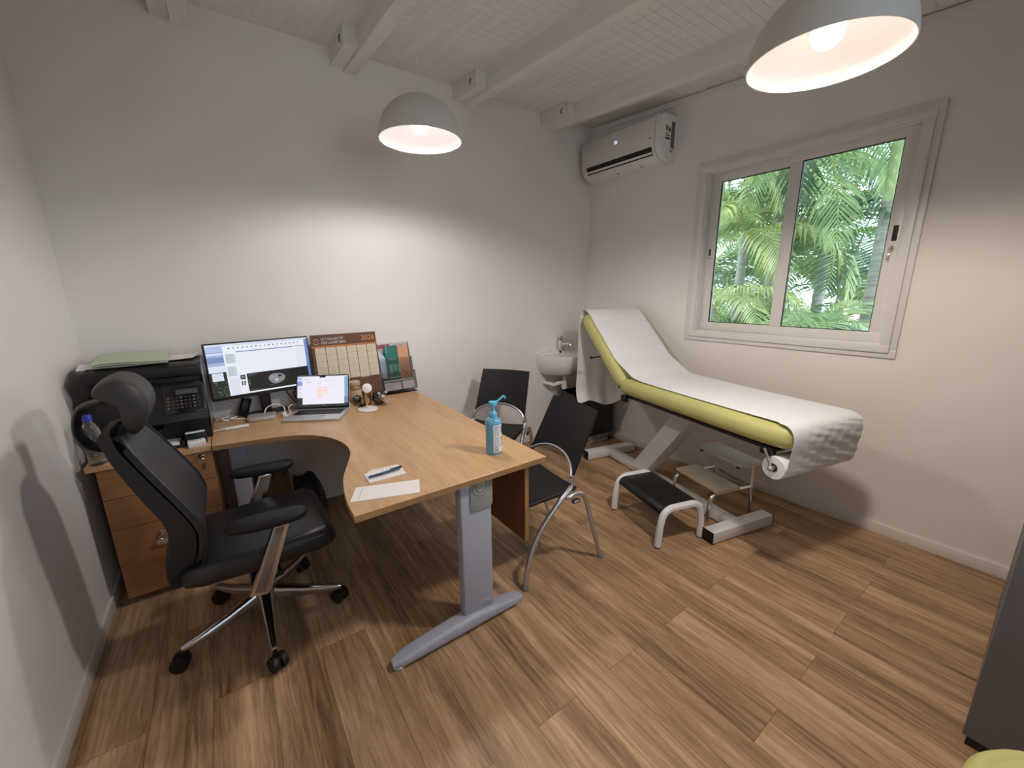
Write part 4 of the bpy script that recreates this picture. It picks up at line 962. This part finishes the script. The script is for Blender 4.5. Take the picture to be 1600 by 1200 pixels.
path += [(1.395, 1.282), (1.428, 1.275), (1.446, 1.24), (1.450, 1.18)]
pp = cr_spline([(a, b, 0) for a, b in path], 5)
def sheet(u, v):
    k = min(int(u*(len(pp)-1)), len(pp)-2); f_ = u*(len(pp)-1)-k; p = pp[k].lerp(pp[k+1], f_)
    x = -.264+.534*v+(.012*math.sin(u*7) if v < .5 else .006*math.sin(u*9))*0.5
    if p.x > -.3 and v < .12 and p.y > .8: x = x+.012
    amp = .0014 if (p.y < .80 and p.x < -.33) else .0008
    wv = amp*(math.sin(v*23+u*160)+.7*math.sin(v*41-u*90)+.6*math.sin((v*2+u*30)*9))*min(1, v*3)
    up = .0 if p.x < 1.41 else .006*math.sin(v*8)
    return (x, p.x-wv-(.004 if amp > .002 else 0)+up, p.y+abs(wv)*.3)
q = MB(); q.grid(sheet, 150, 36, PAPER, .0012); q.build('sheet', t, 60)
def tail(u, v):
    z = 1.24-.80*u; x = -.262+.53*v
    yy = 1.4515+.012*math.sin(v*9+u*1.5)*u+.008*math.sin(v*21+u*3)*u*u+.012*u+.006*math.sin(u*9)
    if u > .8: k = (u-.8)/.2; z += .05*k*math.sin(v*6.5+.6)*.8+.03*k*v; yy -= .035*k*k+.012*k*math.sin(v*17)
    return (x-.01*math.sin(u*3), yy, z)
q = MB(); q.grid(tail, 40, 36, PAPER2, .0012); q.build('hanging_tail', t, 60)

# ================================================================== BIN
t = thing('waste_bin', 'black bag lined bin on the floor behind the couch head', 'bin', (2.735, 2.60, 0), -4)
q = MB()
rg = []
for z, w_, d_ in ((.004, .40, .20), (.008, .41, .21), (.12, .425, .22), (.40, .44, .235)): rg.append([(a, b_, z) for a, b_ in rrect(w_, d_, .03, 4)])
q.loft(rg, flat(170, 166, 160)); 
for k in range(26):
    x0 = rn.uniform(-.2, .16); z_ = rn.uniform(.015, .085); q.b(x0, x0+rn.uniform(.012, .05), -.1075-.06*z_, -.10, z_, z_+rn.uniform(.006, .022), flat(*rn.choice([(120, 116, 110), (90, 88, 86), (200, 196, 190), (146, 140, 132)])))
q.build('box', t, 30)
q = MB(); rg = []
n = 64
for i, z in enumerate([.10, .13, .2, .3, .4, .48, .525, .53, .51, .46]):
    base = rrect(.475+.02*math.sin(i), .25+.012*math.sin(i*1.7), .035, 15); out = []
    for k, (a, b_) in enumerate(base):
        w_ = 1+.012*math.sin(k*1.9+i*.8)+.008*math.sin(k*3.7-i); s_ = (.93 if i >= 8 else 1)
        out.append((a*w_*s_, b_*w_*s_, z+.008*math.sin(k*.9+i)+(.012*math.sin(k*.31) if i > 4 else 0)))
    rg.append(out)
q.loft(rg, BAG, caps=False); q.build('bag_liner', t, 50)
q = MB(); q.b(-.19, .19, -.09, .09, .40, .42, DARK); q.build('bag_inside', t, 0)

# ================================================================== STEP STOOLS
t = thing('step_stool', 'low white step stool with black tread, in front of the couch', 'step stool', (2.060, 1.342, 0), -16.5)
def arch(mb, y_, xw, h_, r_, m, s=.0165):
    P = [(-xw-.008, y_, .008), (-xw-.002, y_, .10), (-xw+.004, y_, h_-.085), (-xw+.02, y_, h_-.03), (-xw+.055, y_, h_-.004), (-xw+.09, y_, h_), (xw-.09, y_, h_), (xw-.055, y_, h_-.004), (xw-.02, y_, h_-.03), (xw-.004, y_, h_-.085), (xw+.002, y_, .10), (xw+.008, y_, .008)]
    mb.tube(cr_spline(P, 4), s*1.15, m, 8)
for s in (-1, 1):
    q = MB(); arch(q, s*.22, .145, .232, .05, WMET, .0175); fr = q.build('leg_frame', t)
    for x in (-.153, .153): MB().cyl((x, s*.22, 0), (x, s*.22, .012), .0185, BLKP, 12).build('foot_cap', fr)
q = MB(); q.prism([(.118, .222), (.118, .238), (-.095, .240), (-.118, .234), (-.136, .216), (-.140, .196), (-.133, .194), (-.126, .212), (-.11, .222)], -.203, .203, BLKP, .002, Matrix(((1, 0, 0, 0), (0, 0, 1, 0), (0, 1, 0, 0), (0, 0, 0, 1)))); q.build('tread', t)
t = thing('two_step_stool', 'chrome two tier step stool under the foot of the couch', 'step stool', (2.448, 1.237, 0), -17)
def tread(x, z, m, nm):
    q = MB(); q.b(x-.088, x+.088, -.182, .182, z-.022, z, m, .004); o = q.build(nm, t)
    return o
tread(0, .24, BEIGE, 'lower_tread'); ut = tread(.165, .385, LBLUE, 'upper_tread')
for s in (-1, 1): MB().cyl((.09, s*.15, .35), (.09, s*.15, .364), .013, BLKP, 12).build('rubber_stop', ut)
for s in (-1, 1):
    y_ = s*.155
    q = MB(); q.tube(cr_spline([(-.125, y_, .0), (-.122, y_, .09), (-.115, y_, .165), (-.095, y_, .195), (-.06, y_, .207), (.05, y_, .208), (.21, y_, .208)], 5), .0115, CHROME, 12)
    q.tube([(.222, y_, 0), (.215, y_, .2), (.205, y_, .352), (.16, y_, .354), (.09, y_, .354)], .0115, CHROME, 12); q.build('side_frame', t)
q = MB(); q.tube([(.215, -.155, .208), (.215, .155, .208)], .009, CHROME, 10); q.build('cross_bar', t)

# ================================================================== UNDER THE DESK, RIGHT EDGE
t = thing('paper_bag', 'brown paper bag standing under the desk', 'bag', (.115, 2.72, 0), 6)
q = MB()
rg = []
for i, z in enumerate((.002, .12, .26, .38)):
    rg.append([(a*(1+.02*math.sin(k+i)), b_*(1+.03*math.sin(k*2+i)), z+(.012*math.sin(k*1.3) if i == 3 else 0)) for k, (a, b_) in enumerate(rrect(.19-.006*i, .11-.01*i, .01, 3))])
q.loft(rg, KRAFT, caps=False); q.build('bag', t, 40)
q = MB()
for s in (0, .02): q.tube(cr_spline([(-.005+s*2, -.05, .34), (.01+s*2, -.056, .40-s), (.05, -.056, .395-s), (.065, -.05, .335)], 4), .004, flat(96, 40, 30), 6)
q.build('handle', t)
t = thing('shoulder_bag', 'black soft bag slumped under the desk beside the paper bag', 'bag', (.30, 2.63, 0), -8)
q = MB(); rg = []
for z, w_, d_, dx in ((.004, .16, .14, 0), (.03, .18, .16, 0), (.12, .18, .16, 0), (.20, .17, .15, -.004), (.27, .15, .12, -.01), (.325, .12, .08, -.022), (.34, .10, .05, -.026)):
    rg.append([(a+dx, b_, z+.012*math.sin(k*.8)*(z > .3)) for k, (a, b_) in enumerate(rrect(w_, d_, d_*.35, 5))])
q.loft(rg, MESHF); q.build('body', t, 60)
q = MB(); q.tube(cr_spline([(-.06, -.085, .16), (-.04, -.085, .25), (-.03, -.045, .335), (.01, .0, .345), (.05, -.06, .26), (.07, -.085, .14)], 5), .009, BLKP, 8, flat=2); q.build('strap', t)
t = thing('storage_cabinet', 'tall graphite grey cabinet at the right edge of the photo', 'cabinet', (1.765, -.022, 0))
q = MB(); q.b(0, .02, -.45, 0, .03, 1.95, GREYCAB, .0015); q.b(.88, .9, -.45, 0, .03, 1.95, GREYCAB, .0015); q.b(.02, .88, -.45, -.025, .03, 1.95, GREYCAB); q.b(.02, .88, -.025, 0, 1.93, 1.95, GREYCAB); q.b(.02, .88, -.43, -.03, 0, .03, DARK); q.b(.0, .02, -.43, -.01, 0.0, .03, DARK)
q.build('carcass', t, 0)
for x0, x1, hx in ((.022, .449, .42), (.451, .878, .475)):
    d_ = MB().b(x0, x1, -.021, -.001, .034, 1.926, GREYCAB, .0015).build('door', t, 0); MB().b(hx, hx+.014, 0, .02, .9, 1.05, SILV, .004).build('handle', d_)
t = thing('swivel_stool', 'round lime green stool seat at the bottom right corner of the photo', 'stool', (1.085, -.205, 0))
q = MB(); q.lathe([(.10, .455), (.165, .458), (.178, .475), (.178, .50), (.168, .517), (.155, .521), (.148, .519), (.0, .524)] if False else [(.10, .455), (.165, .458), (.178, .475), (.178, .50), (.168, .517), (.155, .521), (.149, .5185), (.142, .521), (.02, .524)], VINYL, 48); q.build('seat', t, 50)
q = MB(); q.cyl((0, 0, .08), (0, 0, .46), .025, CHROME, 16); q.build('column', t)
for k in range(5):
    X = RZ(72*k); q = MB(); q.tube([(.02, 0, .10), (.26, 0, .07)], [.02, .012], BLKP, 10, X=X); q.cyl((.26, -.014, .03), (.26, .014, .03), .03, BLKP, 16, X=X); q.cyl((.26, 0, .05), (.26, 0, .075), .008, BLKP, 8, X=X); q.build('base_leg', t)

# ================================================================== GARDEN BEYOND THE WINDOW
GX = 3.23
struct(MB().b(GX, 40, -25, 40, -.6, -.5, mat('garden_soil', srgb(96, 110, 60), .95, noise=.3, nscale=2)).build('ground', smooth=0))
LEAFS = [leaf_mat('leaf_lime', srgb(172, 184, 112), srgb(212, 214, 156)), leaf_mat('leaf_mid', srgb(114, 138, 90), srgb(168, 184, 128)), leaf_mat('leaf_dark', srgb(62, 84, 62), srgb(116, 138, 98)), leaf_mat('leaf_pale', srgb(150, 172, 122), srgb(198, 210, 160))]
STEM = mat('frond_stem', srgb(140, 150, 80), .5)
def frond_mesh(L, droop, nl, ll, lw, m, seed, hang):
    r_ = random.Random(seed); q = MB(); pts = []
    for k in range(15):
        u = k/14; a = .9-droop*u*1.0
        pts.append(Vector((0, 0, 0)) if k == 0 else pts[-1]+Vector((math.cos(a-droop*.35*u), 0, math.sin(a-droop*.35*u)))*(L/14))
    q.tube(pts, [.011*(1-.8*k/14)+.002 for k in range(15)], STEM, 5)
    for i in range(nl):
        u = .14+.86*i/(nl-1); k = min(int(u*14), 13); p = pts[k].lerp(pts[k+1], u*14-k); tg = (pts[k+1]-pts[k]).normalized()
        n_ = Vector((0, 1, 0)).cross(tg).normalized()
        if n_.z < 0: n_ = -n_
        ln = ll*(math.sin(PI*(.12+.83*u))**.7)*r_.uniform(.9, 1.08)
        for s in (-1, 1):
            d0 = (Vector((0, s, 0))*1.0+tg*(.55+.5*u)+n_*r_.uniform(.12, .35)).normalized()
            A = p; hg = hang*r_.uniform(.7, 1.3)
            B = A+d0*ln*.5-Vector((0, 0, hg*ln*.12)); C = B+(d0-Vector((0, 0, hg*.9))).normalized()*ln*.5
            w1 = tg*lw*.5
            q.add([A-w1*.5, A+w1*.5, B+w1, B-w1, C], [(0, 1, 2, 3), (3, 2, 4)], m)
    return q
FR = []
for i, (L, dr, nl, ll, lw, mi_, hg) in enumerate(((1.5, 1.5, 34, .46, .036, 0, 1.2), (1.7, 1.3, 36, .5, .038, 1, .9), (1.6, 1.6, 34, .48, .036, 2, 1.0), (1.2, 1.5, 26, .48, .046, 3, .5), (1.8, 1.9, 36, .52, .036, 0, 1.5), (1.8, 1.7, 36, .55, .042, 1, 1.3), (1.5, 1.2, 32, .5, .038, 2, .7))):
    o = frond_mesh(L, dr, nl, ll, lw, LEAFS[mi_], i, hg).build('frond', None, 0, recalc=False); FR.append(o.data); bpy.data.objects.remove(o)
TRK = mat('palm_trunk', srgb(150, 146, 138), .8, noise=.35, nscale=9, stretch=(.4, .4, 5)); SHAFT = mat('palm_crownshaft', srgb(172, 184, 134), .45, noise=.1)
rp_ = random.Random(11)
def palm(label, x, y, h, rad, kinds, nf, el=(-.1, .9), az=None, shaft=0, scale=1.0):
    t = thing('palm_tree', label, 'palm', (x, y, -.5), 0, 'palms outside the window'); H = h+.5
    q = MB(); P = []; k = 0
    n = max(4, int((H-shaft)/.055))
    for i in range(n+1):
        z = (H-shaft)*i/n; P.append((rad*(1.04 if i % 2 else .99)*(1.15-.15*i/n), z))
    q.lathe(P, TRK, 18); q.build('trunk', t, 60)
    if shaft:
        q = MB(); q.lathe([(rad*1.02, H-shaft), (rad*1.12, H-shaft+.12), (rad*1.0, H-shaft*.4), (rad*.6, H)], SHAFT, 18); q.build('crownshaft', t, 60)
    for i in range(nf):
        a = (az[0]+(az[1]-az[0])*(i+.5)/nf if az else 360*i/nf)+rp_.uniform(-14, 14)
        o = bpy.data.objects.new('frond', FR[rp_.choice(kinds)]); COL.objects.link(o); o.parent = t
        e = rp_.uniform(*el); o.location = (0, 0, H-.03); s = scale*rp_.uniform(.85, 1.1); o.scale = (s, s, s)
        o.rotation_euler = (rp_.uniform(-.25, .25), -e+.45, math.radians(a))
    return t
palm('thick ringed palm trunk with pale green top at the right of the window', 4.45, 1.015, 2.95, .072, [1, 5, 2], 9, (.0, .8), (70, 280), .85, 1.0)
palm('slim grey palm trunk seen through the left sash beside the centre bar', 5.2, 2.14, 3.3, .05, [1, 2, 5], 9, (-.1, .9), None, .9, 1.0)
palm('lime green feathery palm drooping in the left sash', 4.7, 2.25, 2.0, .04, [0, 4], 9, (.0, 1.0), None, 0, .82)
palm('dark green palm in the middle of the right sash', 5.4, 1.72, 1.95, .05, [2, 6, 1], 11, (-.1, 1.0), None, 0, .9)
palm('low pale green fan frond palm at the bottom of the right sash', 4.15, 1.27, 1.12, .03, [3], 7, (.2, .9), (100, 330), 0, .6)
palm('mid green palm behind the slim trunk', 6.3, 3.0, 2.3, .05, [1, 5, 2], 11, (-.1, 1.0), None, 0, 1.0)
palm('tall far palm with dark crown behind the right sash', 6.8, 2.70, 3.0, .06, [2, 6], 12, (-.2, 1.0), None, 0, 1.1)
palm('low dark palm filling the lower left sash', 5.2, 2.62, .85, .04, [2, 1], 10, (.1, 1.0), None, 0, .75)
palm('short yellowish palm at the lower right of the window', 6.0, 1.55, .5, .04, [0], 8, (.3, 1.0), None, 0, .6)
palm('far palm at the left edge of the left sash', 7.0, 4.7, 2.9, .06, [1, 2], 11, (-.1, .9), None, 0, 1.1)
palm('low dark palm below the middle of the right sash', 5.6, 1.95, .7, .04, [2, 6], 10, (.1, 1.0), None, 0, .8)
palm('leafy palm close outside the top of the left sash', 4.5, 2.75, 2.75, .035, [0, 1], 8, (-.2, .6), (190, 350), 0, .8)
palm('broad leaved palm hanging into the top of the right sash', 4.9, 1.90, 2.75, .04, [1, 5], 10, (-.3, .5), None, 0, .85)
palm('yellow green palm low in the left sash corner', 4.4, 2.35, 1.25, .03, [0, 4], 8, (.0, .9), None, 0, .7)
palm('dense dark palm far behind the centre bar', 8.0, 3.4, 1.6, .06, [2, 6, 1], 13, (-.2, 1.1), None, 0, 1.3)
palm('dense dark palm far behind the right sash', 8.2, 2.3, 1.3, .06, [2, 6, 1], 13, (-.2, 1.1), None, 0, 1.3)
palm('dense green palm far behind the left sash', 8.0, 4.6, 1.5, .06, [1, 2, 5], 13, (-.2, 1.1), None, 0, 1.3)
palm('bushy palm far at the bottom right behind the thick trunk', 8.4, 1.3, 1.0, .06, [1, 2], 12, (-.2, 1.1), None, 0, 1.1)
palm('small round palm low beside the centre bar in the right sash', 5.1, 1.82, .92, .04, [2, 1], 11, (.2, 1.2), None, 0, .55)
t = thing('house', 'pale pink house with grey roof glimpsed beyond the palms', 'house', (13.0, 3.05, -.5))
q = MB(); q.b(0, 2, -.7, .6, 0, 2.3, mat('pink_render', srgb(226, 196, 184), .8)); q.build('wall', t, 0)
q = MB(); q.prism([(-.2, 2.3), (1, 2.8), (2.2, 2.3), (2.2, 2.24), (-.2, 2.24)], -.85, .75, mat('grey_roof', srgb(186, 180, 178), .7), 0, RX(90)); q.build('roof', t, 0)
